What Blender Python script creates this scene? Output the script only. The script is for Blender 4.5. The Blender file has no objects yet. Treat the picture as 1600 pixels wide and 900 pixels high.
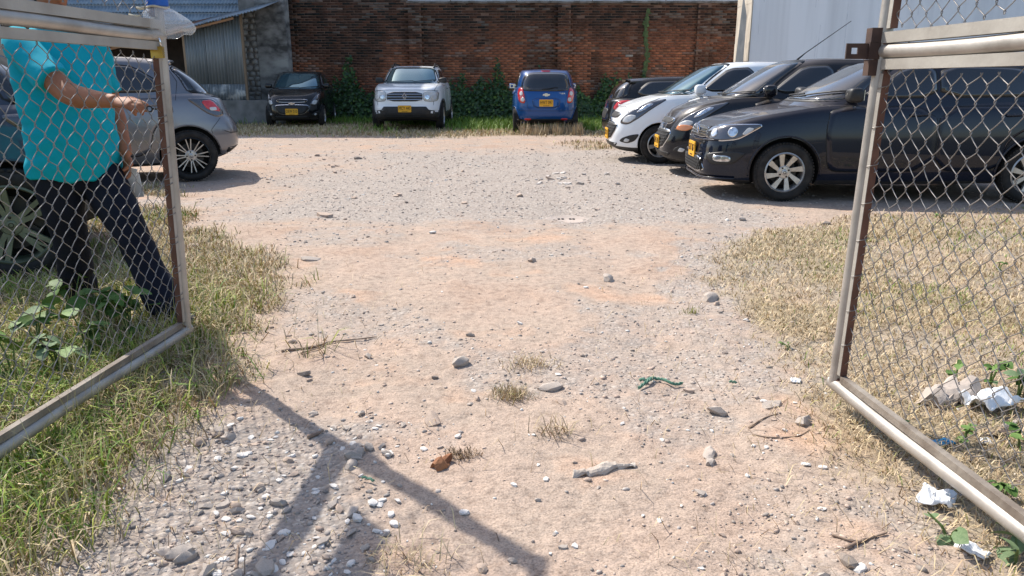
import bpy, bmesh, math, random
import numpy as np
from mathutils import Vector, Matrix
from mathutils.bvhtree import BVHTree

scene = bpy.context.scene
COL = scene.collection
R = math.radians

# ------------------------------------------------------------------ camera
CAM_H, PITCH, FPX = 1.2, 15.15, 1190.0
cam = bpy.data.cameras.new('camera')
cam.sensor_width = 36.0
cam.lens = 36.0 * FPX / 1600.0
cam.clip_start = 0.05
cam.clip_end = 500.0
cam_o = bpy.data.objects.new('camera', cam)
COL.objects.link(cam_o)
cam_o.location = (0, 0, CAM_H)
cam_o.rotation_euler = (R(90 - PITCH), 0, 0)
scene.camera = cam_o

# ------------------------------------------------------------------ sky and sun
SUN_EL, SUN_AZ = 47.4, -43.0          # azimuth from +Y towards +X (behind the wall, to the left)
sun_dir = Vector((math.sin(R(SUN_AZ)) * math.cos(R(SUN_EL)), math.cos(R(SUN_AZ)) * math.cos(R(SUN_EL)), math.sin(R(SUN_EL))))
world = bpy.data.worlds.new('World')
scene.world = world
world.use_nodes = True
wn = world.node_tree
bg = wn.nodes['Background']
sky = wn.nodes.new('ShaderNodeTexSky')
sky.sky_type = 'NISHITA'
sky.sun_disc = False
sky.sun_elevation = R(SUN_EL)
sky.sun_rotation = R(SUN_AZ)
sky.air_density = 1.0
sky.dust_density = 1.6
wn.links.new(sky.outputs[0], bg.inputs[0])
bg.inputs[1].default_value = 0.135
sun = bpy.data.lights.new('sun', 'SUN')
sun.energy = 3.9
sun.angle = R(0.53)
sun.color = (1.0, 0.95, 0.87)
sun_o = bpy.data.objects.new('sun', sun)
COL.objects.link(sun_o)
sun_o.location = sun_dir * 40
sun_o.rotation_euler = (-sun_dir).to_track_quat('-Z', 'Y').to_euler()

scene.view_settings.view_transform = 'Standard'
scene.view_settings.look = 'None'
scene.view_settings.exposure = 0.73
scene.view_settings.gamma = 1.0

# ------------------------------------------------------------------ helpers
def G(px, py, z=0.0):
    """world point at height z under a pixel of the photograph (layout survey)"""
    a, b = (px - 800) / FPX, (450 - py) / FPX
    p = R(PITCH)
    d = np.array([a, math.cos(p) + b * math.sin(p), -math.sin(p) + b * math.cos(p)])
    t = (z - CAM_H) / d[2]
    return np.array([0, 0, CAM_H]) + t * d

def at(px, Y):
    """X of a pixel column at ground distance Y"""
    return (px - 800) / FPX * (Y * math.cos(R(PITCH)) + 0.1)

rng = np.random.default_rng(7)
random.seed(7)

def pchip(xs, ys, x):
    xs = np.asarray(xs, float); ys = np.asarray(ys, float); x = np.asarray(x, float)
    h = np.diff(xs); d = np.diff(ys) / h
    m = np.zeros_like(ys)
    if len(xs) > 2:
        for i in range(1, len(xs) - 1):
            if d[i - 1] * d[i] > 0:
                w1, w2 = 2 * h[i] + h[i - 1], h[i] + 2 * h[i - 1]
                m[i] = (w1 + w2) / (w1 / d[i - 1] + w2 / d[i])
    m[0], m[-1] = d[0], d[-1]
    xc = np.clip(x, xs[0], xs[-1])
    i = np.clip(np.searchsorted(xs, xc) - 1, 0, len(xs) - 2)
    t = (xc - xs[i]) / h[i]
    t2, t3 = t * t, t * t * t
    return (2*t3 - 3*t2 + 1) * ys[i] + (t3 - 2*t2 + t) * h[i] * m[i] + (-2*t3 + 3*t2) * ys[i+1] + (t3 - t2) * h[i] * m[i+1]

def vnoise(x, y, seed=0):
    x = np.asarray(x, float); y = np.asarray(y, float)
    xi, yi = np.floor(x).astype(np.int64), np.floor(y).astype(np.int64)
    xf, yf = x - xi, y - yi
    u, v = xf * xf * (3 - 2 * xf), yf * yf * (3 - 2 * yf)
    def hsh(a, b):
        n = (a * 374761393 + b * 668265263 + seed * 1442695041) & 0xffffffff
        n = ((n ^ (n >> 13)) * 1274126177) & 0xffffffff
        return ((n ^ (n >> 16)) & 0xffff) / 65535.0
    a, b, c, d = hsh(xi, yi), hsh(xi + 1, yi), hsh(xi, yi + 1), hsh(xi + 1, yi + 1)
    return (a * (1 - u) + b * u) * (1 - v) + (c * (1 - u) + d * u) * v

def fbm(x, y, seed=0, oct=4):
    s, a, t = 0, 0.5, 0
    for o in range(oct):
        s = s + a * vnoise(np.asarray(x) * 2**o, np.asarray(y) * 2**o, seed + o * 17); t += a; a *= 0.5
    return s / t

def sstep(a, b, x):
    t = np.clip((np.asarray(x, float) - a) / (b - a), 0, 1)
    return t * t * (3 - 2 * t)

# ------------------------------------------------------------------ materials
def principled(name):
    m = bpy.data.materials.new(name)
    m.use_nodes = True
    nt = m.node_tree
    return m, nt, nt.nodes['Principled BSDF']

def mat(name, c1, c2=None, scale=8.0, rough=0.6, metal=0.0, coat=0.0, bump=0.0, bscale=None, attr=None, spec=0.5,
        detail=6.0, lo=0.35, hi=0.65, dust=None, trans=0.0, ior=1.45, alpha=1.0, stretch=None, rough2=None, c3=None, sss=0.0):
    m, nt, b = principled(name)
    N, Lk = nt.nodes, nt.links
    b.inputs['Roughness'].default_value = rough
    b.inputs['Metallic'].default_value = metal
    b.inputs['Coat Weight'].default_value = coat
    b.inputs['Coat Roughness'].default_value = 0.03
    b.inputs['Specular IOR Level'].default_value = spec
    b.inputs['Transmission Weight'].default_value = trans
    b.inputs['IOR'].default_value = ior
    b.inputs['Alpha'].default_value = alpha
    b.inputs['Base Color'].default_value = (*c1, 1)
    col = None
    tc = N.new('ShaderNodeTexCoord')
    vec = tc.outputs['Object']
    if stretch:
        mp = N.new('ShaderNodeMapping'); mp.inputs['Scale'].default_value = stretch
        Lk.new(vec, mp.inputs[0]); vec = mp.outputs[0]
    nz = None
    if c2 is not None or bump:
        nz = N.new('ShaderNodeTexNoise'); nz.inputs['Scale'].default_value = scale; nz.inputs['Detail'].default_value = detail
        Lk.new(vec, nz.inputs['Vector'])
    if c2 is not None:
        rp = N.new('ShaderNodeValToRGB')
        rp.color_ramp.elements[0].position = lo; rp.color_ramp.elements[1].position = hi
        rp.color_ramp.elements[0].color = (*c1, 1); rp.color_ramp.elements[1].color = (*c2, 1)
        if c3 is not None:
            e = rp.color_ramp.elements.new((lo + hi) / 2); e.color = (*c3, 1)
        Lk.new(nz.outputs[0], rp.inputs[0]); col = rp.outputs[0]
    if attr:
        at_ = N.new('ShaderNodeAttribute'); at_.attribute_name = attr
        if col is None:
            col = at_.outputs['Color']
        else:
            mx = N.new('ShaderNodeMix'); mx.data_type = 'RGBA'; mx.blend_type = 'MULTIPLY'; mx.inputs[0].default_value = 1
            Lk.new(col, mx.inputs[6]); Lk.new(at_.outputs['Color'], mx.inputs[7]); col = mx.outputs[2]
    if dust:
        dc, amt = dust
        ge = N.new('ShaderNodeNewGeometry'); sp = N.new('ShaderNodeSeparateXYZ'); Lk.new(ge.outputs['Normal'], sp.inputs[0])
        mr = N.new('ShaderNodeMapRange'); mr.inputs[1].default_value = 0.25; mr.inputs[2].default_value = 0.95; mr.inputs[3].default_value = 0.008; mr.inputs[4].default_value = amt
        Lk.new(sp.outputs[2], mr.inputs[0])
        n2 = N.new('ShaderNodeTexNoise'); n2.inputs['Scale'].default_value = 3.5; n2.inputs['Detail'].default_value = 8; Lk.new(tc.outputs['Object'], n2.inputs['Vector'])
        mu = N.new('ShaderNodeMath'); mu.operation = 'MULTIPLY'; Lk.new(mr.outputs[0], mu.inputs[0])
        m2 = N.new('ShaderNodeMapRange'); m2.inputs[1].default_value = 0.3; m2.inputs[2].default_value = 0.7; m2.inputs[3].default_value = 0.6; m2.inputs[4].default_value = 1.2
        Lk.new(n2.outputs[0], m2.inputs[0]); Lk.new(m2.outputs[0], mu.inputs[1])
        mx = N.new('ShaderNodeMix'); mx.data_type = 'RGBA'
        Lk.new(mu.outputs[0], mx.inputs[0])
        if col is None: mx.inputs[6].default_value = (*c1, 1)
        else: Lk.new(col, mx.inputs[6])
        mx.inputs[7].default_value = (*dc, 1); col = mx.outputs[2]
        r2 = N.new('ShaderNodeMapRange'); r2.inputs[3].default_value = rough; r2.inputs[4].default_value = 0.75; r2.inputs[2].default_value = 0.8
        Lk.new(mu.outputs[0], r2.inputs[0]); Lk.new(r2.outputs[0], b.inputs['Roughness'])
        cw = N.new('ShaderNodeMapRange'); cw.inputs[3].default_value = coat; cw.inputs[4].default_value = coat * 0.25; cw.inputs[2].default_value = 0.6
        Lk.new(mu.outputs[0], cw.inputs[0]); Lk.new(cw.outputs[0], b.inputs['Coat Weight'])
    if rough2 is not None and nz is not None:
        mr = N.new('ShaderNodeMapRange'); mr.inputs[1].default_value = 0.3; mr.inputs[2].default_value = 0.7
        mr.inputs[3].default_value = rough; mr.inputs[4].default_value = rough2
        Lk.new(nz.outputs[0], mr.inputs[0]); Lk.new(mr.outputs[0], b.inputs['Roughness'])
    if col is not None: Lk.new(col, b.inputs['Base Color'])
    if bump:
        nb = nz
        if bscale:
            nb = N.new('ShaderNodeTexNoise'); nb.inputs['Scale'].default_value = bscale; nb.inputs['Detail'].default_value = 5
            Lk.new(vec, nb.inputs['Vector'])
        bp = N.new('ShaderNodeBump'); bp.inputs['Strength'].default_value = bump; bp.inputs['Distance'].default_value = 0.02
        Lk.new(nb.outputs[0], bp.inputs['Height']); Lk.new(bp.outputs[0], b.inputs['Normal'])
    return m

# ------------------------------------------------------------------ mesh collecting
class MB:
    def __init__(self):
        self.v, self.f, self.m, self.n, self.c = [], [], [], 0, []
    def add(self, verts, faces, mi=0, col=None):
        verts = np.asarray(verts, float).reshape(-1, 3)
        self.v.append(verts)
        for f in faces:
            self.f.append([int(i) + self.n for i in f]); self.m.append(mi)
        self.n += len(verts)
        if col is not None: self.c.append(np.tile(np.asarray(col, float), (len(verts), 1)))
        return self
    def box(self, c, s, rot=None, mi=0, col=None, taper=1.0):
        s = np.asarray(s) / 2
        p = np.array([[x, y, z] for z in (-1, 1) for y in (-1, 1) for x in (-1, 1)], float)
        p[4:, :2] *= taper
        p = p * s
        if rot is not None: p = p @ np.array(rot.to_3x3()).T if hasattr(rot, 'to_3x3') else p @ np.asarray(rot).T
        return self.add(p + np.asarray(c), [(0, 2, 3, 1), (4, 5, 7, 6), (0, 1, 5, 4), (1, 3, 7, 5), (3, 2, 6, 7), (2, 0, 4, 6)], mi, col)
    def tube(self, path, r, n=8, caps=True, mi=0, col=None, flat=None):
        path = np.asarray(path, float); k = len(path)
        r = np.broadcast_to(np.asarray(r, float), (k,))
        tan = np.gradient(path, axis=0) if k > 2 else np.repeat((path[1] - path[0])[None], 2, 0)
        tan = tan / (np.linalg.norm(tan, axis=1, keepdims=True) + 1e-12)
        ref = np.array([0, 0, 1.0]) if abs(tan[0][2]) < 0.9 else np.array([1.0, 0, 0])
        u = np.cross(tan[0], ref); u /= np.linalg.norm(u)
        a = np.linspace(0, 2 * np.pi, n, endpoint=False)
        vs = []
        for i in range(k):
            u = u - tan[i] * np.dot(u, tan[i]); u /= np.linalg.norm(u) + 1e-12
            w = np.cross(tan[i], u)
            fl = 1.0 if flat is None else flat
            vs.append(path[i] + r[i] * (np.cos(a)[:, None] * u + fl * np.sin(a)[:, None] * w))
        fs = [(i * n + j, i * n + (j + 1) % n, (i + 1) * n + (j + 1) % n, (i + 1) * n + j) for i in range(k - 1) for j in range(n)]
        if caps: fs += [tuple(range(n - 1, -1, -1)), tuple((k - 1) * n + j for j in range(n))]
        return self.add(np.concatenate(vs), fs, mi, col)
    def lathe(self, prof, n=24, axis='z', c=(0, 0, 0), mi=0, closed=False, sy=1.0):
        """prof: (radius, height) pairs"""
        prof = np.asarray(prof, float); k = len(prof)
        a = np.linspace(0, 2 * np.pi, n, endpoint=False)
        P = np.zeros((k, n, 3))
        P[..., 0] = prof[:, :1] * np.cos(a); P[..., 1] = prof[:, :1] * np.sin(a) * sy; P[..., 2] = prof[:, 1:]
        P = P.reshape(-1, 3)
        if axis == 'y': P = P[:, [0, 2, 1]] * np.array([1, 1, -1])
        if axis == 'x': P = P[:, [2, 1, 0]] * np.array([1, 1, -1])
        fs = [(i * n + j, i * n + (j + 1) % n, ((i + 1) % k) * n + (j + 1) % n, ((i + 1) % k) * n + j) for i in range(k if closed else k - 1) for j in range(n)]
        if not closed:
            fs += [tuple(range(n - 1, -1, -1)), tuple((k - 1) * n + j for j in range(n))]
        return self.add(P + np.asarray(c), fs, mi)
    def prism(self, poly, d, mi=0):
        """poly: 3D ring of points; extruded by vector d"""
        poly = np.asarray(poly, float); n = len(poly)
        v = np.concatenate([poly, poly + np.asarray(d)])
        fs = [tuple(range(n - 1, -1, -1)), tuple(range(n, 2 * n))] + [(i, (i + 1) % n, n + (i + 1) % n, n + i) for i in range(n)]
        return self.add(v, fs, mi)
    def mesh(self, name, smooth=False, angle=None):
        me = bpy.data.meshes.new(name)
        v = np.concatenate(self.v) if self.v else np.zeros((0, 3))
        me.from_pydata(v.tolist(), [], self.f)
        me.polygons.foreach_set('material_index', self.m)
        if self.c:
            ca = me.color_attributes.new('tint', 'FLOAT_COLOR', 'POINT')
            cc = np.concatenate(self.c); cc = np.hstack([cc, np.ones((len(cc), 1))]) if cc.shape[1] == 3 else cc
            ca.data.foreach_set('color', cc.astype(np.float32).ravel())
        if smooth or angle:
            me.polygons.foreach_set('use_smooth', [True] * len(me.polygons))
        if angle: me.set_sharp_from_angle(angle=R(angle))
        me.update()
        return me
    def build(self, name, mats, parent=None, smooth=False, angle=None, fixn=False):
        me = self.mesh(name, smooth, angle)
        if fixn: fix_normals(me)
        return link(name, me, mats, parent)

def fix_normals(me):
    b = bmesh.new(); b.from_mesh(me); bmesh.ops.recalc_face_normals(b, faces=b.faces); b.to_mesh(me); b.free()

def link(name, me, mats=None, parent=None):
    if mats is not None and not len(me.materials):
        for m in (mats if isinstance(mats, (list, tuple)) else [mats]): me.materials.append(m)
    o = bpy.data.objects.new(name, me)
    COL.objects.link(o)
    if parent is not None: o.parent = parent
    return o

def fast_mesh(name, V, F, col=None, smooth=False):
    """V (n,3), F list of arrays of equal-length polygons"""
    me = bpy.data.meshes.new(name)
    V = np.asarray(V, np.float32)
    me.vertices.add(len(V)); me.vertices.foreach_set('co', V.ravel())
    loops = np.concatenate([f.ravel() for f in F]); tot = np.concatenate([np.full(len(f), f.shape[1]) for f in F])
    start = np.concatenate([[0], np.cumsum(tot)[:-1]])
    me.loops.add(len(loops)); me.loops.foreach_set('vertex_index', loops.astype(np.int32))
    me.polygons.add(len(tot)); me.polygons.foreach_set('loop_start', start.astype(np.int32)); me.polygons.foreach_set('loop_total', tot.astype(np.int32))
    if smooth: me.polygons.foreach_set('use_smooth', np.ones(len(tot), bool))
    me.update(calc_edges=True)
    if col is not None:
        ca = me.color_attributes.new('tint', 'FLOAT_COLOR', 'POINT')
        c = np.ones((len(V), 4), np.float32); c[:, :3] = col
        ca.data.foreach_set('color', c.ravel())
    me.validate()
    return me

def thing(name, label, cat, loc=(0, 0, 0), rz=0.0, group=None):
    o = bpy.data.objects.new(name, None)
    o.empty_display_size = 0.3
    COL.objects.link(o)
    o.location = [float(c) for c in loc]; o.rotation_euler = (0, 0, rz)
    return tag(o, label, cat, group)

def tag(o, label=None, cat=None, group=None, kind=None):
    if label: o['label'] = label
    if cat: o['category'] = cat
    if group: o['group'] = group
    if kind: o['kind'] = kind
    return o

def baked(o):
    """evaluated copy of an object's mesh (modifiers applied), object removed"""
    dg = bpy.context.evaluated_depsgraph_get()
    me = bpy.data.meshes.new_from_object(o.evaluated_get(dg), preserve_all_data_layers=True, depsgraph=dg)
    bpy.data.objects.remove(o, do_unlink=True)
    return me

def voxel(mb, size, smooth_it=4, sm=0.5):
    me = mb.mesh('tmp'); fix_normals(me)
    o = bpy.data.objects.new('tmp', me); COL.objects.link(o)
    md = o.modifiers.new('r', 'REMESH'); md.mode = 'VOXEL'; md.voxel_size = size
    if smooth_it:
        ms = o.modifiers.new('s', 'SMOOTH'); ms.iterations = smooth_it; ms.factor = sm
    me2 = baked(o)
    me2.polygons.foreach_set('use_smooth', [True] * len(me2.polygons))
    return me2

def text_mesh(s, size, depth=0.002, align='CENTER'):
    cu = bpy.data.curves.new('txt', 'FONT'); cu.body = s; cu.size = size; cu.extrude = depth; cu.align_x = align; cu.align_y = 'CENTER'; cu.resolution_u = 3
    o = bpy.data.objects.new('txt', cu); COL.objects.link(o)
    me = baked(o)
    return me
# ------------------------------------------------------------------ shared materials
DUST = (0.30, 0.235, 0.18)
def paint(name, c, metal=0.0, dust=0.25, rough=0.22, coat=.75):
    return mat(name, c, rough=rough, metal=metal, coat=coat, spec=.12, dust=(DUST, dust))
M = {}
M['glass'] = mat('dark_tinted_glass', (0.008, 0.010, 0.012), rough=0.02, spec=0.9, coat=0.6, dust=(DUST, 0.10))
M['wglass'] = mat('reflective_windscreen_glass', (0.10, 0.19, 0.225), rough=0.03, metal=0.65, spec=0.9, coat=0.3)  # teal metallic base; blue of the reflected sky is put into the colour
M['dglass'] = mat('dusty_windscreen_glass', (0.012, 0.016, 0.020), rough=0.05, spec=0.9, coat=0.8, dust=(DUST, 0.14))
M['rubber'] = mat('black_rubber', (0.012, 0.012, 0.012), rough=0.55)
M['plastic'] = mat('black_plastic', (0.018, 0.018, 0.019), (0.03, 0.028, 0.026), 12, rough=0.5)
M['well'] = mat('dark_underside', (0.008, 0.008, 0.008), rough=0.9)
M['tyre'] = mat('tyre_rubber', (0.016, 0.015, 0.014), (0.05, 0.042, 0.035), 9, rough=0.85, bump=0.2, lo=0.45, hi=0.75)
M['chrome'] = mat('chrome_trim', (0.75, 0.76, 0.78), rough=0.12, metal=1.0)
M['silver'] = mat('silver_alloy', (0.55, 0.54, 0.52), (0.42, 0.39, 0.36), 14, rough=0.35, metal=0.7)
M['darkalloy'] = mat('black_alloy', (0.02, 0.02, 0.02), rough=0.3, metal=0.4)
M['greenalloy'] = mat('dull_greenish_alloy', (0.13, 0.14, 0.09), (0.20, 0.21, 0.14), 10, rough=0.45, metal=0.4)
M['lamp'] = mat('lamp_reflector', (0.42, 0.43, 0.45), (0.78, 0.8, 0.82), 22, rough=0.12, metal=0.85, lo=0.4, hi=0.6)
M['lampdark'] = mat('lamp_housing', (0.10, 0.10, 0.11), rough=0.12, metal=0.6, coat=1.0)
M['lamplens'] = mat('white_lamp_lens', (0.50, 0.50, 0.49), (.62, .62, .60), 30, rough=0.1, coat=1.0)
M['amber'] = mat('amber_lens', (0.75, 0.26, 0.08), rough=0.12, coat=1.0)
M['red'] = mat('red_lamp_lens', (0.50, 0.012, 0.02), (0.62, 0.03, 0.035), 25, rough=0.1, coat=1.0)
M['plate'] = mat('yellow_plate', (0.80, 0.40, 0.02), rough=0.45)
M['ink'] = mat('black_print', (0.02, 0.012, 0.008), rough=0.6)

def ipow(v, p): return np.sign(v) * np.abs(v) ** p

_ring = {}
def ring_unit(n, nF, nR):
    key = (n, nF, nR)
    if key in _ring: return _ring[key]
    th = np.linspace(0, 2 * np.pi, 4001)
    c, s = np.cos(th), np.sin(th)
    e = np.where(c < 0, 2.0 / nF, 2.0 / nR)
    X, Y = ipow(c, e), ipow(s, e)
    # arc length on a car-like rectangle (twice as long as wide), favouring the corners
    d = np.hypot(np.diff(X * 2), np.diff(Y)); a = np.arctan2(np.diff(Y), np.diff(X * 2)); da = np.abs(np.diff(np.unwrap(a), prepend=np.unwrap(a)[0]))
    w = np.concatenate([[0], np.cumsum(d + 0.9 * np.clip(da, 0, 0.05))]); w /= w[-1]
    t = np.linspace(0, 1, n, endpoint=False)
    _ring[key] = (np.interp(t, w, X), np.interp(t, w, Y))
    return _ring[key]

def pot_faces(nr, n):
    i, j = np.meshgrid(np.arange(nr - 1), np.arange(n), indexing='ij')
    j2 = (j + 1) % n
    F = np.stack([i * n + j, i * n + j2, (i + 1) * n + j2, (i + 1) * n + j], -1).reshape(-1, 4).tolist()
    F.append(list(range(n - 1, -1, -1))); F.append([(nr - 1) * n + k for k in range(n)])
    return F

def lower_body(S, n=112):
    L, W = S['L'], S['W']
    key = np.array(S['rows'], float)
    k = np.linspace(0, len(key) - 1, 30); ki = np.arange(len(key))
    t, ws, dF, dR = [pchip(ki, key[:, c], k) for c in range(4)]
    X, Y = ring_unit(n, S.get('nF', 4.4), S.get('nR', 5.0))
    zt = lambda x: pchip(*zip(*S['zt']), x)
    zb = lambda x: pchip(*zip(*S['zb']), x)
    tp = lambda x: pchip(*zip(*S['taper']), x)
    out = []
    for q in range(len(t)):
        x0, x1 = dF[q], L - dR[q]
        x = (x0 + x1) / 2 + (x1 - x0) / 2 * X
        y = W / 2 * ws[q] * Y * tp(x)
        out.append(np.stack([x, y, zb(x) * (1 - t[q]) + zt(x) * t[q]], 1))
    x0, x1 = dF[-1], L - dR[-1]
    for s in (0.93, 0.84, 0.7, 0.5, 0.28, 0.06):
        x = (x0 + x1) / 2 + (x1 - x0) / 2 * X * (0.15 + 0.85 * s if s > 0.3 else s)
        y = W / 2 * ws[-1] * Y * tp(x) * s
        out.append(np.stack([x, y, zt(x) + S.get('crown', 0.035) * (1 - s ** 2)], 1))
    return np.concatenate(out), pot_faces(len(out), n)

def greenhouse(S, n=96):
    key = np.array(S['gh'], float)
    k = np.linspace(0, len(key) - 1, 22); ki = np.arange(len(key))
    z, xF, xR, w = [pchip(ki, key[:, c], k) for c in range(4)]
    X, Y = ring_unit(n, S.get('gF', 4.0), S.get('gR', 4.6))
    out = []
    arc = lambda x: S.get('arc', 0.03) * (1 - ((x - S.get('peak', S['L'] * 0.52)) / (S['L'] * 0.33)) ** 2)
    tp = lambda x: pchip(*zip(*S.get('gtaper', [(0, 0.92), (S['L'] * 0.5, 1), (S['L'], 0.9)])), x)
    for q in range(len(z)):
        x = (xF[q] + xR[q]) / 2 + (xR[q] - xF[q]) / 2 * X
        f = sstep(key[-3, 0] - 0.1, key[-1, 0], z[q])
        out.append(np.stack([x, w[q] * Y * tp(x), z[q] + f * (arc(x) - S.get('arc', 0.03))], 1))
    for s in (0.93, 0.82, 0.66, 0.45, 0.25, 0.05):
        x = (xF[-1] + xR[-1]) / 2 + (xR[-1] - xF[-1]) / 2 * X * (0.1 + 0.9 * s if s > 0.3 else s)
        out.append(np.stack([x, w[-1] * Y * tp(x) * s, z[-1] + arc(x) - S.get('arc', 0.03) + S.get('rcrown', 0.028) * (1 - s ** 2)], 1))
    return np.concatenate(out), pot_faces(len(out), n)

class Car:
    """one car: shell, then everything else laid onto the shell by ray casts in the car's own frame"""
    def __init__(self, S, root, paint_m, trim_z=None):
        self.S, self.root, self.paint = S, root, paint_m
        self.L, self.W = S['L'], S['W']
        self.xf, self.xr = S['foh'], S['foh'] + S['wb']
        self.shell(trim_z)
    def shell(self, trim_z):
        S = self.S; L, W, Rr = self.L, self.W, S['R']
        V, F = lower_body(S)
        mb = MB().add(V, F)
        me = mb.mesh('tmp'); fix_normals(me)
        o = bpy.data.objects.new('tmp', me); COL.objects.link(o)
        cut = MB(); ra = Rr + S.get('gap', 0.04)
        for xa in (self.xf, self.xr):
            for s in (-1, 1):
                cut.lathe([(ra, -0.2), (ra, 0.2)], 48, 'y', (xa, s * (W / 2 - 0.03), Rr + 0.005))
        cme = cut.mesh('cut'); fix_normals(cme)
        co = bpy.data.objects.new('cut', cme); COL.objects.link(co)
        md = o.modifiers.new('b', 'BOOLEAN'); md.operation = 'DIFFERENCE'; md.object = co; md.solver = 'EXACT'
        me2 = baked(o); bpy.data.objects.remove(co, do_unlink=True)
        V1 = np.array([v.co[:] for v in me2.vertices]); F1 = [list(p.vertices) for p in me2.polygons]
        V2, F2 = greenhouse(S)
        allv = np.concatenate([V1, V2]); allf = F1 + [[i + len(V1) for i in f] for f in F2]
        self.bvh = BVHTree.FromPolygons([Vector(v) for v in allv], allf)
        mb = MB()
        mi = []
        for p in me2.polygons:
            c = p.center; k = 0
            for xa in (self.xf, self.xr):
                d = math.hypot(c.x - xa, c.z - Rr - 0.005)
                if d < ra + 0.002 and abs(c.y) < W / 2 + 0.02 and (d > ra - 0.004 or abs(p.normal.y) > 0.9): k = 1
            if p.normal.z < -0.8 and c.z < 0.5: k = 1
            if k == 0 and trim_z is not None and c.z < trim_z(c.x): k = 2
            mi.append(k)
        mb.add(V1, F1); mb.m = mi
        mb.add(V2, F2, 0)
        self.done(mb, 'body', [self.paint, M['well'], M['plastic']], angle=32, fixn=True)
    # -- placing
    def done(self, mb, name, mats, parent=None, smooth=False, angle=None, fixn=False, label=None):
        for v in mb.v: v[:, 0] -= self.L / 2
        o = mb.build(name, mats, parent or self.root, smooth, angle, fixn)
        if label: o['label'] = label
        return o
    def cast(self, o, d):
        h, nrm, _, _ = self.bvh.ray_cast(Vector(o), Vector(d))
        if h is None:
            return None, None
        if nrm.dot(Vector(d)) > 0: nrm = -nrm
        return np.array(h), np.array(nrm)
    def frame(self, kind, s=1, phi=45):
        L = self.L
        if kind == 'side': return (lambda u, v: (u, s * 2.5, v)), (0, -s, 0), (lambda x, y, z: (x, z))
        if kind == 'front': return (lambda u, v: (-1.5, u, v)), (1, 0, 0), (lambda x, y, z: (y, z))
        if kind == 'rear': return (lambda u, v: (L + 1.5, u, v)), (-1, 0, 0), (lambda x, y, z: (y, z))
        if kind == 'top': return (lambda u, v: (u, v, 3.0)), (0, 0, -1), (lambda x, y, z: (x, y))
        c, n = math.cos(R(phi)), math.sin(R(phi))
        if kind == 'fdiag':
            d = (c, -s * n, 0)
            return (lambda u, v: (u * n - 3 * c, s * (u * c + 3 * n), v)), d, (lambda x, y, z: (x * n + abs(y) * c, z))
        if kind == 'rdiag':
            d = (-c, -s * n, 0)
            return (lambda u, v: (L + u * n * -1 + 3 * c, s * (u * c + 3 * n), v)), d, (lambda x, y, z: ((L - x) * n + abs(y) * c, z))
    def patch(self, mb, poly, fr, off=0.004, mi=0, border=0.0, bmi=1, rings=7, n=56, rd=2):
        org, d, to2 = fr
        P = np.array([to2(*p) if len(p) == 3 else p for p in poly], float)
        for _ in range(rd):      # corner cutting
            A, B = P, np.roll(P, -1, 0)
            P = np.stack([A * 0.82 + B * 0.18, A * 0.18 + B * 0.82], 1).reshape(-1, 2)
        if border:
            e = np.roll(P, -1, 0) - np.roll(P, 1, 0); e /= np.linalg.norm(e, axis=1, keepdims=True) + 1e-9
            area = 0.5 * np.sum(P[:, 0] * np.roll(P[:, 1], -1) - np.roll(P[:, 0], -1) * P[:, 1])
            nn = np.stack([e[:, 1], -e[:, 0]], 1) * (1 if area > 0 else -1)
            self._patch(mb, P + nn * border, org, d, off * 0.55, bmi, rings, n)
        self._patch(mb, P, org, d, off, mi, rings, n)
    def _patch(self, mb, P, org, d, off, mi, rings, n):
        seg = np.linalg.norm(np.roll(P, -1, 0) - P, axis=1); cum = np.concatenate([[0], np.cumsum(seg)])
        t = np.linspace(0, cum[-1], n, endpoint=False); Pc = np.concatenate([P, P[:1]])
        B = np.stack([np.interp(t, cum, Pc[:, 0]), np.interp(t, cum, Pc[:, 1])], 1)
        c = B.mean(0)
        dv = np.array(d, float)
        pts, last = [], None
        order = [0.0] + list(np.linspace(1.0 / rings, 1, rings))
        V = []
        depth0 = None
        prev = [None] * n
        for q, s in enumerate(order):
            for j in range(1 if q == 0 else n):
                uv = c + (B[j] - c) * s
                o = np.array(org(*uv), float)
                h, nr = self.cast(o, d)
                ref = depth0 if (q == 0 or prev[j] is None) else prev[j]
                if h is None or (ref is not None and abs(np.dot(h - o, dv) - ref[0]) > 0.45):
                    if ref is not None:
                        h = o + dv * ref[0]; nr = ref[1]
                    else:
                        h = o + dv * 2; nr = -dv
                else:
                    ref = (np.dot(h - o, dv), nr)
                if q == 0: depth0 = ref
                else: prev[j] = ref
                V.append(h + nr * off)
                if q == len(order) - 1: pts.append(h - nr * 0.008)
        V = np.array(V + pts); k = len(order)
        idx = lambda q, j: 0 if q == 0 else 1 + (q - 1) * n + j % n
        F = []
        for q in range(k - 1):
            for j in range(n):
                if q == 0: F.append([0, idx(1, j), idx(1, j + 1)])
                else: F.append([idx(q, j), idx(q + 1, j), idx(q + 1, j + 1), idx(q, j + 1)])
        base = 1 + (k - 1) * n
        for j in range(n):
            F.append([idx(k - 1, j), base + j, base + (j + 1) % n, idx(k - 1, j + 1)])
        a, b_, c_ = V[F[n][0]], V[F[n][1]], V[F[n][2]]
        if np.dot(np.cross(b_ - a, c_ - a), dv) > 0: F = [f[::-1] for f in F]
        mb.add(V, F, mi)
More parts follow.
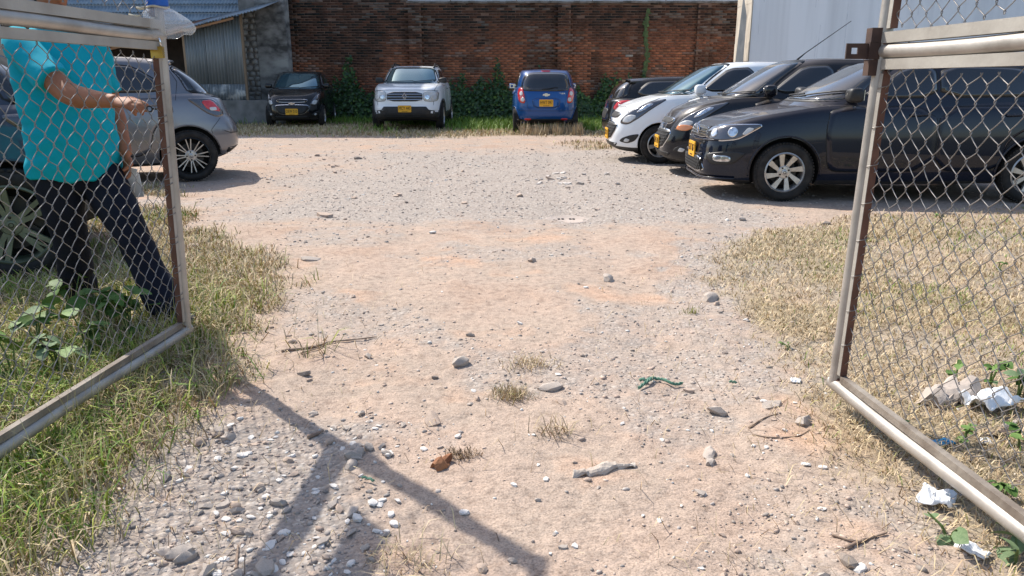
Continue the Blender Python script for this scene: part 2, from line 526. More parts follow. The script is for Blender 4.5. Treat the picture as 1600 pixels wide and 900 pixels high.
    def strip(self, mb, path, fr, width=0.007, off=0.0015, mi=0, n=40):
        org, d, to2 = fr
        P = np.array([to2(*p) if len(p) == 3 else p for p in path], float)
        seg = np.linalg.norm(np.diff(P, axis=0), axis=1); cum = np.concatenate([[0], np.cumsum(seg)])
        t = np.linspace(0, cum[-1], n)
        C = np.stack([np.interp(t, cum, P[:, 0]), np.interp(t, cum, P[:, 1])], 1)
        e = np.gradient(C, axis=0); e /= np.linalg.norm(e, axis=1, keepdims=True) + 1e-9
        nn = np.stack([-e[:, 1], e[:, 0]], 1)
        V = []
        for i in range(n):
            for s in (-1, 1):
                h, nr = self.cast(org(*(C[i] + s * nn[i] * width / 2)), d)
                V.append(None if h is None else h + nr * off)
        keep = [i for i in range(n) if V[2*i] is not None and V[2*i+1] is not None]
        V = [V[2*i+s] for i in keep for s in (0, 1)]
        F = [[2*i, 2*i+1, 2*i+3, 2*i+2] for i in range(len(keep) - 1) if keep[i+1] == keep[i] + 1]
        if not F: return
        a, b_, c_ = np.array(V[F[0][0]]), np.array(V[F[0][1]]), np.array(V[F[0][2]])
        if np.dot(np.cross(b_ - a, c_ - a), np.array(d)) > 0: F = [f[::-1] for f in F]
        mb.add(V, F, mi)
    def on(self, fr, uv, off=0.0):
        org, d, to2 = fr
        p = to2(*uv) if len(uv) == 3 else uv
        h, nr = self.cast(org(*p), d)
        return (h + nr * off, nr) if h is not None else (None, None)
    def path3(self, fr, pts, off, n=14):
        org, d, to2 = fr
        P = np.array(pts, float); s = np.linspace(0, len(P) - 1, n)
        out = []
        for q in s:
            uv = [np.interp(q, np.arange(len(P)), P[:, c]) for c in (0, 1)]
            h, nr = self.cast(org(*uv), d)
            if h is not None: out.append(h + nr * off)
        return np.array(out)
    # -- common parts
    def glazing(self, wind, rear, sides, wmat=None):
        mb = MB(); self.patch(mb, wind, self.frame('front'), 0.004, 0, 0.022, 1, 9, 72)
        self.windscreen = self.done(mb, 'windscreen', [wmat or M['wglass'], M['rubber']], smooth=True)
        mb = MB(); self.patch(mb, rear, self.frame('rear'), 0.004, 0, 0.02, 1, 9, 72)
        self.done(mb, 'rear_window', [M['glass'], M['rubber']], smooth=True)
        for poly in sides:
            for s in (-1, 1):
                mb = MB(); self.patch(mb, poly, self.frame('side', s), 0.005, 0, 0.016, 1, 7, 56, rd=1)
                self.done(mb, 'side_window', [M['glass'], M['rubber']], smooth=True)
    def doors(self, polys, handles, hmat=None):
        for poly, hd in zip(polys, handles):
            for s in (-1, 1):
                fr = self.frame('side', s)
                mb = MB(); self.patch(mb, poly, fr, 0.005, 0, 0.010, 1, 10, 72, rd=1)
                d = self.done(mb, 'door', [self.paint, M['rubber']], smooth=True)
                pth = self.path3(fr, [(hd[0] - 0.09, hd[1]), (hd[0] + 0.09, hd[1] + 0.008)], 0.022, 8)
                if len(pth) > 3:
                    pth[0] -= np.array([0, s * 0.02, 0]); pth[-1] -= np.array([0, s * 0.02, 0])
                    mb = MB().tube(pth, 0.013, 8)
                    self.done(mb, 'door_handle', [hmat or self.paint], d, smooth=True)
    def mirrors(self, x, z, m=None, w=0.17):
        for s in (-1, 1):
            mb = MB()
            a = np.linspace(0, np.pi, 9)
            h, nr = self.cast((x, s * 2.5, z - 0.05), (0, -s, 0))
            y0 = abs(h[1]) if h is not None else self.W / 2 - 0.08
            yc = y0 + 0.03 + w / 2
            prof = []
            U, Vv = np.meshgrid(np.linspace(0, 2 * np.pi, 20, endpoint=False), np.linspace(-np.pi / 2, np.pi / 2, 11))
            e = 0.6
            X = 0.075 * ipow(np.cos(Vv), e) * ipow(np.cos(U), e) * (1 + 0.1 * np.sin(Vv)); Y = w / 2 * ipow(np.sin(Vv), e); Z = 0.07 * ipow(np.cos(Vv), e) * ipow(np.sin(U), e) * (1 + 0.22 * s * np.sin(Vv) * s)
            P = np.stack([X + x, s * (yc + Y), Z + z], -1).reshape(-1, 3)
            F = [(i * 20 + j, i * 20 + (j + 1) % 20, (i + 1) * 20 + (j + 1) % 20, (i + 1) * 20 + j) for i in range(10) for j in range(20)]
            mb.add(P, F, 0)
            mb.tube([(x + 0.01, s * (y0 - 0.03), z - 0.055), (x + 0.005, s * (y0 + 0.06), z - 0.045)], [0.035, 0.03], 8, mi=1, flat=0.6)
            # mirror glass on the rear face
            mb.box((x + 0.07, s * yc, z), (0.006, w * 0.8, 0.10), mi=2)
            self.done(mb, 'wing_mirror', [m or self.paint, M['plastic'], M['chrome']], angle=50, fixn=True)
    def wipers(self, pivots):
        for (y0, y1, z0, z1) in pivots:
            p = self.path3(self.frame('front'), [(y0, z0), (y1, z1)], 0.02, 10)
            if len(p) > 3: self.done(MB().tube(p, 0.009, 6), 'wiper', [M['rubber']])
    def wheels(self, wm, track=None):
        Rr = self.S['R']; t = track or self.W / 2 - 0.10
        for xa in (self.xf, self.xr):
            for s in (-1, 1):
                w = link('wheel', wm['tyre'], None, self.root)
                w.location = (xa - self.L / 2, s * t, Rr)
                w.rotation_euler = (0, 0, 0 if s < 0 else math.pi)
                for nm in ('rim', 'brake_disc', 'hub_cap'):
                    c = link(nm, wm[nm], None, w)
                    c.rotation_euler = (0, R(17 if xa == self.xf else 41), 0)
    def plate(self, txt, end, y, z, off=0.012, w=0.33, h=0.165, tilt=0.0, below='BOGOTA D.C.'):
        fr = self.frame(end)
        p, nr = self.on(fr, (y, z), off)
        nx = -1 if end == 'front' else 1
        mb = MB()
        b = 0.012
        ring = [(-w/2+b, -h/2), (w/2-b, -h/2), (w/2, -h/2+b), (w/2, h/2-b), (w/2-b, h/2), (-w/2+b, h/2), (-w/2, h/2-b), (-w/2, -h/2+b)]
        x0 = p[0]
        mb.prism([(x0 + nx * 0.004, p[1] + q[0], p[2] + q[1]) for q in ring], (-nx * 0.014, 0, 0))
        pl = self.done(mb, 'license_plate', [M['plate']], fixn=True)
        right = np.array([0, -1.0, 0]) if nx < 0 else np.array([0, 1.0, 0])
        me = text_mesh(txt, 0.098, 0.001)
        V = np.array([v.co[:] for v in me.vertices]); wid = V[:, 0].max() - V[:, 0].min(); V[:, 0] *= (w * 0.88) / wid
        V[:, 1] = V[:, 1] * 1.15
        P = np.array([x0 + nx * 0.0055, p[1], p[2] + h * 0.06]) + V[:, :1] * right + V[:, 1:2] * np.array([0, 0, 1.0]) + V[:, 2:] * np.array([nx, 0, 0])
        mt = MB().add(P, [list(q.vertices) for q in me.polygons])
        mt2 = self.done(mt, 'plate_lettering', [M['ink']], pl)
        mt = MB()
        for k in range(6): mt.box((x0 + nx * 0.0045, p[1] - 0.06 + k * 0.024, p[2] - h * 0.39), (0.003, 0.016, 0.013))
        self.done(mt, 'plate_city_line', [M['ink']], pl)
    def side_patch(self, name, mats, poly, kind='fdiag', phi=45, sides=(-1, 1), off=0.006, border=0.0, rd=2, parent=None, rings=5, label=None):
        outs = []
        for s in sides:
            mb = MB(); self.patch(mb, poly, self.frame(kind, s, phi), off, 0, border, 1, rings, 48, rd)
            outs.append(self.done(mb, name, mats, parent[len(outs)] if parent else None, smooth=True, label=label))
        return outs
    def end_patch(self, name, mats, poly, end='front', off=0.005, border=0.0, rd=1, parent=None, rings=5, mirror=False, n=56, smooth=True):
        outs = []
        for s in ((1, -1) if mirror else (1,)):
            mb = MB(); self.patch(mb, [(s * y, z) for y, z in poly], self.frame(end), off, 0, border, 1, rings, n, rd)
            outs.append(self.done(mb, name, mats, parent, smooth=smooth))
        return outs
    def arch_lips(self, m, w=0.02, off=0.004, a0=-8, a1=188):
        Rr = self.S['R'] + self.S.get('gap', 0.04)
        for xa in (self.xf, self.xr):
            for s in (-1, 1):
                fr = self.frame('side', s); P = []
                for a in np.linspace(R(a0), R(a1), 40):
                    rr = Rr + w / 2
                    h, nr = self.cast(fr[0](xa + rr * math.cos(a), self.S['R'] + 0.005 + rr * math.sin(a)), fr[1])
                    if h is not None and abs(h[1]) > self.W * 0.35: P.append(h + nr * off)
                if len(P) > 6: self.done(MB().tube(P, w / 2, 7, flat=0.55), 'wheel_arch', [m], smooth=True)

def wheel_set(Rr, rim, width, style, rim_m, disc_m=None):
    w2 = width / 2
    t = MB().lathe([(rim - .004, w2 - .012), (rim - .004, -w2 + .02), (rim + .012, -w2 + .001), ((rim + Rr) / 2, -w2 - .006), (Rr - .03, -w2), (Rr - .008, -w2 + .018), (Rr, -w2 + .04),
                    (Rr, -w2 + .055), (Rr - .006, -w2 + .058), (Rr - .006, -w2 + .064), (Rr, -w2 + .067), (Rr, w2 - .04), (Rr - .008, w2 - .018), (Rr - .03, w2), (rim + .012, w2)], 48, 'y', closed=True)
    # tread blocks on the shoulder
    for k in range(56):
        a = 2 * math.pi * k / 56
        rot = Matrix.Rotation(-a, 3, 'Y')
        p = np.array([(Rr - .006) * math.cos(a), -w2 + .022, (Rr - .006) * math.sin(a)])
        t.box(p, (0.014, 0.034, 2 * math.pi * Rr / 56 * 0.55), rot)
    out = {}
    me = t.mesh('wheel', angle=40); fix_normals(me); me.materials.append(M['tyre']); out['tyre'] = me
    r = MB()
    yf = -w2 + .004
    nf0 = len(r.f)
    r.lathe([(rim + .006, yf + .002), (rim - .006, yf - .006), (rim - .014, yf + .004), (rim - .02, yf + .03), (rim - .026, w2 - .02), (rim - .022, w2 - .02), (rim - .012, yf + .03), (rim + .004, yf + .012)], 48, 'y', closed=True)
    if style == 'thin16': r.m[nf0:] = [1] * (len(r.f) - nf0)
    def spoke(a0, a1, wi, wo, r0=.035, r1=None, dep=.03, yi=.02, yo=.008):
        r1 = r1 or rim - .012
        p0, p1 = np.array([math.cos(a0), math.sin(a0)]) * r0, np.array([math.cos(a1), math.sin(a1)]) * r1
        e = (p1 - p0) / np.linalg.norm(p1 - p0); nrm = np.array([-e[1], e[0]])
        q = [p0 - nrm * wi, p1 - nrm * wo, p1 + nrm * wo, p0 + nrm * wi]
        ys = [yf + yi, yf + yo, yf + yo, yf + yi]
        V = [(a[0], y, a[1]) for a, y in zip(q, ys)] + [(a[0] , y + dep, a[1]) for a, y in zip(q, ys)]
        r.add(V, [(0, 1, 2, 3), (7, 6, 5, 4), (0, 4, 5, 1), (1, 5, 6, 2), (2, 6, 7, 3), (3, 7, 4, 0)])
    if style == 'turbine8':
        for k in range(8):
            a = 2 * math.pi * k / 8; spoke(a, a - 0.28, .015, .029, .05)
    elif style == 'thin16':
        for k in range(8):
            a = 2 * math.pi * k / 8; spoke(a - .1, a - .14, .006, .006, .04); spoke(a + .1, a + .14, .006, .006, .04)
    elif style == 'wide5':
        for k in range(5):
            a = 2 * math.pi * k / 5; spoke(a - .22, a - .17, .016, .014, .05); spoke(a + .22, a + .17, .016, .014, .05); spoke(a - .2, a + .0, .012, .006, .10)
    else:
        for k in range(5):
            a = 2 * math.pi * k / 5; spoke(a, a - .10, .022, .03, .04); 
    r.lathe([(.07, yf + .022), (.06, yf + .014), (.0301, yf + .012), (.03, yf + .05), (.07, yf + .05)], 24, 'y', closed=True)
    nl = 4
    for k in range(nl):
        a = 2 * math.pi * (k + .5) / nl
        r.lathe([(.010, yf + .02), (.010, yf + .010), (.004, yf + .009)], 8, 'y', (math.cos(a) * .048, 0, math.sin(a) * .048), mi=1)
    me = r.mesh('rim', angle=30); fix_normals(me); me.materials.append(rim_m); me.materials.append(M['darkalloy']); out['rim'] = me
    d = MB().lathe([(rim * .97, .03), (rim * .97, .045)], 32, 'y'); d.lathe([(rim * .68, .005), (rim * .68, .02)], 32, 'y', mi=1)
    d.box((rim * .45, .0, 0), (.08, .05, .12), mi=1)
    me = d.mesh('brake_disc', angle=30); fix_normals(me); me.materials.append(M['well']); me.materials.append(mat('brake_steel', (.06, .055, .05), rough=.6, metal=.5)); out['brake_disc'] = me
    h = MB().lathe([(.029, yf + .016), (.029, yf + .006), (.020, yf + .002), (.001, yf + .001)], 20, 'y')
    h.lathe([(.016, yf + .003), (.016, yf - .0005), (.011, yf - .0005), (.011, yf + .003)], 16, 'y', closed=True, mi=1)
    me = h.mesh('hub_cap', angle=30); fix_normals(me); me.materials.append(rim_m); me.materials.append(M['darkalloy']); out['hub_cap'] = me
    return out
# ------------------------------------------------------------------ car kinds
def spec_city():
    L = 3.64
    return dict(L=L, W=1.60, wb=2.375, foh=.70, R=.285, gap=.035, nF=3.9, nR=4.6, crown=.045,
        zt=[(0, .66), (.10, .76), (.30, .86), (.60, .945), (.95, 1.0), (1.6, 1.01), (2.6, 1.05), (3.3, 1.09), (3.64, 1.02)],
        zb=[(0, .20), (.35, .16), (3.1, .19), (3.64, .28)],
        taper=[(0, .93), (.7, .995), (1.6, 1.0), (2.9, 1.0), (3.64, .95)],
        rows=[(0, .88, .12, .12), (.05, .93, .05, .06), (.18, .975, .005, .01), (.42, 1, 0, 0), (.62, 1.0, .02, .01), (.8, .985, .06, .03), (.92, .955, .12, .05), (1, .90, .20, .09)],
        gh=[(.90, .66, 3.56, .775), (1.04, .86, 3.53, .755), (1.18, 1.07, 3.48, .72), (1.32, 1.31, 3.41, .668), (1.42, 1.50, 3.34, .62), (1.475, 1.68, 3.25, .565)],
        gF=3.6, gR=4.8, arc=.03, rcrown=.03)

def spec_sedan():
    L = 3.90
    return dict(L=L, W=1.656, wb=2.467, foh=.80, R=.300, gap=.045, nF=5.4, nR=5.2, crown=.03,
        zt=[(0, .69), (.12, .745), (.40, .825), (.80, .905), (1.25, .965), (2.4, .985), (3.4, 1.01), (3.9, .98)],
        zb=[(0, .19), (.4, .17), (3.3, .20), (3.9, .30)],
        taper=[(0, .94), (.7, .99), (1.6, 1.0), (3.0, 1.0), (3.9, .95)],
        rows=[(0, .90, .14, .14), (.05, .945, .05, .07), (.16, .98, .0, .01), (.40, 1, .0, 0), (.55, 1.0, .015, .01), (.66, .995, .02, .03), (.86, .97, .05, .06), (.95, .945, .08, .08), (1, .90, .14, .12)],
        gh=[(.90, .88, 3.80, .79), (1.00, 1.06, 3.78, .765), (1.14, 1.30, 3.72, .72), (1.28, 1.56, 3.62, .665), (1.38, 1.78, 3.50, .61), (1.425, 1.98, 3.36, .55)],
        gF=3.8, gR=4.6, arc=.035, rcrown=.028)

def spec_hatch():
    L = 4.02
    return dict(L=L, W=1.746, wb=2.59, foh=.82, R=.312, gap=.045, nF=4.2, nR=4.6, crown=.03,
        zt=[(0, .72), (.12, .80), (.40, .90), (.80, .97), (1.3, 1.01), (2.4, 1.02), (3.5, 1.06), (4.02, .98)],
        zb=[(0, .20), (.4, .18), (3.4, .21), (4.02, .33)],
        taper=[(0, .93), (.8, .99), (1.7, 1.0), (3.2, 1.0), (4.02, .93)],
        rows=[(0, .90, .14, .14), (.05, .945, .05, .07), (.16, .98, .0, .0), (.40, 1, .0, 0), (.55, 1.0, .02, .03), (.68, .995, .03, .08), (.86, .97, .07, .13), (.95, .945, .10, .17), (1, .90, .16, .22)],
        gh=[(.92, .84, 3.80, .825), (1.04, 1.04, 3.72, .80), (1.18, 1.28, 3.60, .755), (1.32, 1.54, 3.45, .70), (1.43, 1.78, 3.30, .645), (1.485, 1.98, 3.16, .585)],
        gF=3.8, gR=4.2, arc=.035, rcrown=.028)

def spec_suv():
    L = 4.31
    return dict(L=L, W=1.82, wb=2.673, foh=.82, R=.345, gap=.05, nF=5.0, nR=5.4, crown=.03,
        zt=[(0, .96), (.10, 1.02), (.35, 1.07), (.8, 1.12), (1.3, 1.15), (2.6, 1.15), (3.7, 1.18), (4.31, 1.12)],
        zb=[(0, .30), (.4, .22), (3.6, .24), (4.31, .38)],
        taper=[(0, .955), (.7, .995), (1.6, 1.0), (3.4, 1.0), (4.31, .95)],
        rows=[(0, .90, .14, .12), (.06, .95, .05, .06), (.18, .985, .0, .0), (.38, 1, .0, 0), (.52, 1.0, .03, .02), (.7, .99, .04, .03), (.86, .97, .06, .05), (.95, .945, .10, .08), (1, .90, .17, .12)],
        gh=[(1.05, .90, 4.19, .85), (1.18, 1.12, 4.15, .82), (1.32, 1.34, 4.07, .775), (1.46, 1.58, 3.97, .725), (1.55, 1.78, 3.86, .675), (1.60, 1.98, 3.74, .62)],
        gF=4.0, gR=4.8, arc=.03, rcrown=.03)

def ghx(S, z, col):
    k = np.array(S['gh'], float); return float(pchip(k[:, 0], k[:, col], z))

def side_windows(S, z0, z1, xb, inF=(.34, .24), inR=(.34, .34), pil=.05, quarter=None):
    """front and rear door glass of one flank, (x, z)"""
    zu = (z0 + z1) / 2
    a0, am, a1 = ghx(S, z0, 1) + inF[0], ghx(S, zu, 1) + (inF[0] + inF[1]) / 2, ghx(S, z1, 1) + inF[1]
    c0, c1 = ghx(S, z0, 2) - inR[0], ghx(S, z1, 2) - inR[1]
    d = (z1 - z0)
    f = [(a0, z0 + .01), (am, zu), (a1, z1), (xb - pil / 2, z1 + .015), (xb - pil / 2, z0 + .02)]
    r = [(xb + pil / 2, z0 + .02), (xb + pil / 2, z1 + .015), (c1 - .06, z1 + .0), (c1 + .03, z1 - .04), (c0, z0 + .10), (c0 - .05, z0 + .03)]
    return [f, r]

WH = {}
def get_wheels(key, *a):
    if key not in WH: WH[key] = wheel_set(*a)
    return WH[key]

def front_city(c, foglamp=True):
    P = c.paint
    c.side_patch('headlight', [M['lampdark'], M['rubber']], [(.16, .44, .60), (.22, .60, .57), (.34, .71, .68), (.62, .78, .90), (.68, .79, .955), (.46, .70, .90), (.26, .56, .76)], 'fdiag', 35, border=.006, off=.006, rings=7)
    hs = [o for o in c.root.children if o.name.startswith('headlight')]
    c.side_patch('headlight_reflector', [M['lamplens']], [(.20, .50, .60), (.26, .61, .60), (.33, .68, .70), (.28, .60, .72), (.21, .52, .68)], 'fdiag', 35, off=.012, parent=hs, rd=2)
    c.side_patch('headlight_reflector', [M['lamp']], [(.34, .62, .74), (.40, .70, .78), (.54, .75, .88), (.46, .70, .88)], 'fdiag', 35, off=.012, parent=hs, rd=2)
    c.end_patch('upper_grille', [M['plastic'], M['chrome']], [(-.42, .72), (-.36, .665), (.36, .665), (.42, .72), (.3, .735), (-.3, .735)], border=.010)
    c.end_patch('lower_grille', [M['plastic'], M['chrome']], [(-.45, .575), (-.42, .46), (-.30, .345), (.30, .345), (.42, .46), (.45, .575), (.2, .59), (-.2, .59)], border=.014, rd=1)
    mb = MB()
    for k in range(5):
        z = .385 + k * .042; w = .27 + k * .045
        p = c.path3(c.frame('front'), [(-w, z), (w, z)], .008, 12)
        mb.tube(p, .006, 5)
    c.done(mb, 'grille_bars', [M['plastic']])
    # bow-shaped emblem on the bar between the grilles
    bow = MB()
    q, nr = c.on(c.frame('front'), (0, .625), .008)
    bp = [(-.085, -.018), (-.035, -.018), (-.03, -.034), (.042, -.034), (.036, -.018), (.078, -.018), (.088, .018), (.035, .018), (.03, .034), (-.042, .034), (-.036, .018), (-.078, .018)]
    bow.prism([(q[0] - .010, -a, q[2] + b) for a, b in bp], (.012, 0, 0))
    c.done(bow, 'emblem', [M['chrome']], fixn=True)
    c.side_patch('fog_lamp_recess', [M['plastic']], [(.13, .50, .32), (.17, .62, .29), (.24, .70, .33), (.30, .74, .44), (.22, .66, .42), (.15, .55, .37)], 'fdiag', 25, off=.006)
    fr = [o for o in c.root.children if o.name.startswith('fog_lamp_recess')]
    c.side_patch('fog_lamp', [M['lamplens']], [(.16, .57, .32), (.18, .63, .31), (.21, .65, .35), (.18, .60, .37)], 'fdiag', 25, off=.014, parent=fr)
    c.end_patch('lower_bumper_slot', [M['plastic']], [(-.48, .30), (-.42, .235), (.42, .235), (.48, .30)], border=0, off=.004)

def city_common(c, wmat=None):
    S = c.S
    c.glazing([(-.66, 1.03), (-.5, 1.015), (.5, 1.015), (.66, 1.03), (.585, 1.26), (.51, 1.435), (.3, 1.455), (-.3, 1.455), (-.51, 1.435), (-.585, 1.26)],
              [(-.60, 1.05), (-.5, 1.0), (.5, 1.0), (.60, 1.05), (.55, 1.25), (.47, 1.40), (-.47, 1.40), (-.55, 1.25)],
              side_windows(S, 1.06, 1.38, 2.08, inF=(.42, .30), inR=(.50, .52)), wmat)
    c.doors([[(1.10, .36), (1.06, .70), (1.10, .975), (2.06, 1.0), (2.06, .33), (1.2, .31)], [(2.08, .33), (2.08, 1.0), (2.98, 1.02), (3.0, .80), (2.78, .64), (2.70, .33)]], [(1.90, .90), (2.80, .94)])
    c.mirrors(1.24, 1.09, w=.19)
    c.wipers([(.55, -.1, 1.02, 1.04), (-.1, -.6, 1.02, 1.07)])
    mb = MB()
    c.strip(mb, [(.30, -.60), (.62, -.66), (.98, -.66)], c.frame('top')); c.strip(mb, [(.30, .60), (.62, .66), (.98, .66)], c.frame('top'))
    c.strip(mb, [(.24, -.55), (.20, 0), (.24, .55)], c.frame('top'))
    c.done(mb, 'bonnet_seam', [M['rubber']])
    c.arch_lips(c.paint, .018, .002)
    p, nr = c.on(c.frame('top'), (1.78, 0))
    c.done(MB().tube([p, p + np.array([.10, 0, .16])], [.006, .003], 6), 'antenna', [M['rubber']])

def rear_city(c):
    c.side_patch('tail_light', [M['red'], M['rubber']], [(3.60, .50, .70), (3.52, .66, .72), (3.48, .73, .88), (3.52, .73, 1.06), (3.56, .60, 1.06), (3.6, .54, .9)], 'rdiag', 20, border=.004, off=.010)
    ts = [o for o in c.root.children if o.name.startswith('tail_light')]
    for zc in (.93, .79):
        c.side_patch('lamp_bulb', [M['lamplens']], [(3.58, .635 - (.93 - zc) * .45 + .055 * math.cos(a), zc + .05 * math.sin(a)) for a in np.linspace(0, 2 * math.pi, 10, endpoint=False)], 'rdiag', 20, off=.016, parent=ts)
    c.end_patch('plate_recess', [M['plastic'], M['rubber']], [(-.34, .82), (-.30, .60), (.30, .60), (.34, .82)], 'rear', .003, .006)
    rec = [o for o in c.root.children if o.name.startswith('plate_recess')][0]; rec.data.materials[0] = c.paint
    q, nr = c.on(c.frame('rear'), (0, .90), .004)
    bp = [(-.085, -.018), (-.035, -.018), (-.03, -.034), (.042, -.034), (.036, -.018), (.078, -.018), (.088, .018), (.035, .018), (.03, .034), (-.042, .034), (-.036, .018), (-.078, .018)]
    c.done(MB().prism([(q[0] - .004, a, q[2] + b) for a, b in bp], (.014, 0, 0)), 'emblem', [M['chrome']], fixn=True)
    c.end_patch('rear_bumper_trim', [M['plastic']], [(-.70, .34), (-.66, .255), (.66, .255), (.70, .34)], 'rear', .006)
    c.end_patch('reflector', [M['red']], [(.36, .315), (.36, .355), (.51, .355), (.51, .315)], 'rear', .012, mirror=True, rings=3)
    c.end_patch('high_brake_light', [M['red']], [(-.11, 1.435), (-.11, 1.462), (.11, 1.462), (.11, 1.435)], 'rear', .008, rings=3)
    p = c.path3(c.frame('rear'), [(-.10, 1.02), (.28, 1.055)], .02, 8)
    c.done(MB().tube(p, .010, 6), 'rear_wiper', [M['rubber']])
    mb = MB(); c.strip(mb, [(-.68, .56), (-.6, .53), (.6, .53), (.68, .56)], c.frame('rear'), .008, .003); c.strip(mb, [(-.50, .98), (-.44, .6), (-.36, .54)], c.frame('rear'), .006, .002); c.strip(mb, [(.50, .98), (.44, .6), (.36, .54)], c.frame('rear'), .006, .002)
    c.done(mb, 'tailgate_seam', [M['rubber']])
    me = text_mesh('SPARK', .05, .001); V = np.array([v.co[:] for v in me.vertices]); q, nr = c.on(c.frame('rear'), (.36, .93), .003)
    P = q + V[:, :1] * np.array([0, 1., 0]) * 1.3 + V[:, 1:2] * np.array([0, 0, 1.]) + V[:, 2:] * np.array([1., 0, 0])
    c.done(MB().add(P, [list(f.vertices) for f in me.polygons]), 'model_lettering', [M['chrome']])

def put(name, S, label, rz, wheel=None, ground=None, centre=None, group='cars parked in the yard', cat='car'):
    """wheel: (x along car, side) of the tyre whose outer foot stands on ground point"""
    r = thing(name, label, cat, (0, 0, 0), rz, group)
    if centre is None:
        lx, ly = wheel[0] - S['L'] / 2, wheel[1] * (S['W'] / 2 - .01)
        x = ground[0] - (lx * math.cos(rz) - ly * math.sin(rz)); y = ground[1] - (lx * math.sin(rz) + ly * math.cos(rz))
    else: x, y = centre
    r.location = (x, y, 0.0)
    return r

def city_car(label, paint_m, rz, plate=None, rearplate=None, **k):
    S = spec_city()
    r = put('parked_car', S, label, rz, **k)
    c = Car(S, r, paint_m, trim_z=lambda x: .24)
    city_common(c)
    front_city(c); rear_city(c)
    if plate: c.plate(plate, 'front', 0, .41, .02)
    if rearplate: c.plate(rearplate, 'rear', 0, .71, .012)
    c.wheels(get_wheels('city', .285, .185, .175, 'five', M['silver']))
    return c

def sedan_common(c, dusty=True):
    S = c.S
    c.glazing([(-.69, 1.03), (-.5, 1.015), (.5, 1.015), (.69, 1.03), (.60, 1.22), (.52, 1.375), (.3, 1.395), (-.3, 1.395), (-.52, 1.375), (-.60, 1.22)],
              [(-.62, 1.04), (-.5, 1.0), (.5, 1.0), (.62, 1.04), (.56, 1.2), (.48, 1.35), (-.48, 1.35), (-.56, 1.2)],
              side_windows(S, 1.04, 1.33, 2.28, inF=(.42, .32), inR=(.42, .42)), M['dglass'] if dusty else M['wglass'])
    c.doors([[(1.22, .36), (1.18, .70), (1.22, .955), (2.26, .955), (2.26, .33), (1.3, .31)], [(2.29, .33), (2.29, .955), (3.22, .96), (3.24, .80), (2.98, .64), (2.92, .33)]], [(2.08, .87), (3.02, .87)])
    c.mirrors(1.42, 1.07, M['plastic'], w=.20)
    c.wipers([(.55, -.1, 1.03, 1.06), (-.1, -.62, 1.03, 1.10)])
    mb = MB()
    c.strip(mb, [(.16, -.62), (.5, -.68), (1.15, -.70)], c.frame('top')); c.strip(mb, [(.16, .62), (.5, .68), (1.15, .70)], c.frame('top'))
    c.strip(mb, [(1.22, .955), (1.12, 1.0)], c.frame('side', -1), .006)
    c.done(mb, 'bonnet_seam', [M['rubber']])
    mb = MB()
    for s in (-1, 1): c.strip(mb, [(.75, .80), (1.6, .84), (2.6, .86), (3.5, .88)], c.frame('side', s), .012, .003)
    c.done(mb, 'body_crease', [c.paint])
    c.arch_lips(c.paint, .03, .002)
    p, nr = c.on(c.frame('top'), (1.95, 0))
    c.done(MB().tube([p, p + np.array([.45, 0, .30])], [.008, .003], 6), 'antenna', [M['rubber']])

def round_badge(c, y, z, r=.055, end='front'):
    q, nr = c.on(c.frame(end), (y, z), .01)
    sx = -1 if end == 'front' else 1
    mb = MB().lathe([(r, 0), (r, .012), (r * .86, .014), (r * .86, .002)], 28, 'x', (q[0] - .004 * 0, q[1], q[2]), closed=True)
    mb.v[-1][:, 0] = q[0] + sx * np.abs(mb.v[-1][:, 0] - q[0])
    mb.lathe([(r * .88, 0), (r * .88, .004)], 28, 'x', (q[0], q[1], q[2]), mi=1); mb.v[-1][:, 0] = q[0] + sx * np.abs(mb.v[-1][:, 0] - q[0])
    def bar(a, b):
        a, b = np.array(a) * r, np.array(b) * r
        mb.tube([(q[0] + sx * .009, q[1] + a[0], q[2] + a[1]), (q[0] + sx * .009, q[1] + b[0], q[2] + b[1])], r * .075, 5)
    for s in (-1, 1):
        bar((s * .36, .8), (s * .0, .12)); bar((s * .78, .35), (s * .36, -.8)); bar((s * .36, -.8), (s * .0, -.02))
    c.done(mb, 'emblem', [M['chrome'], M['ink']], angle=30, fixn=True)

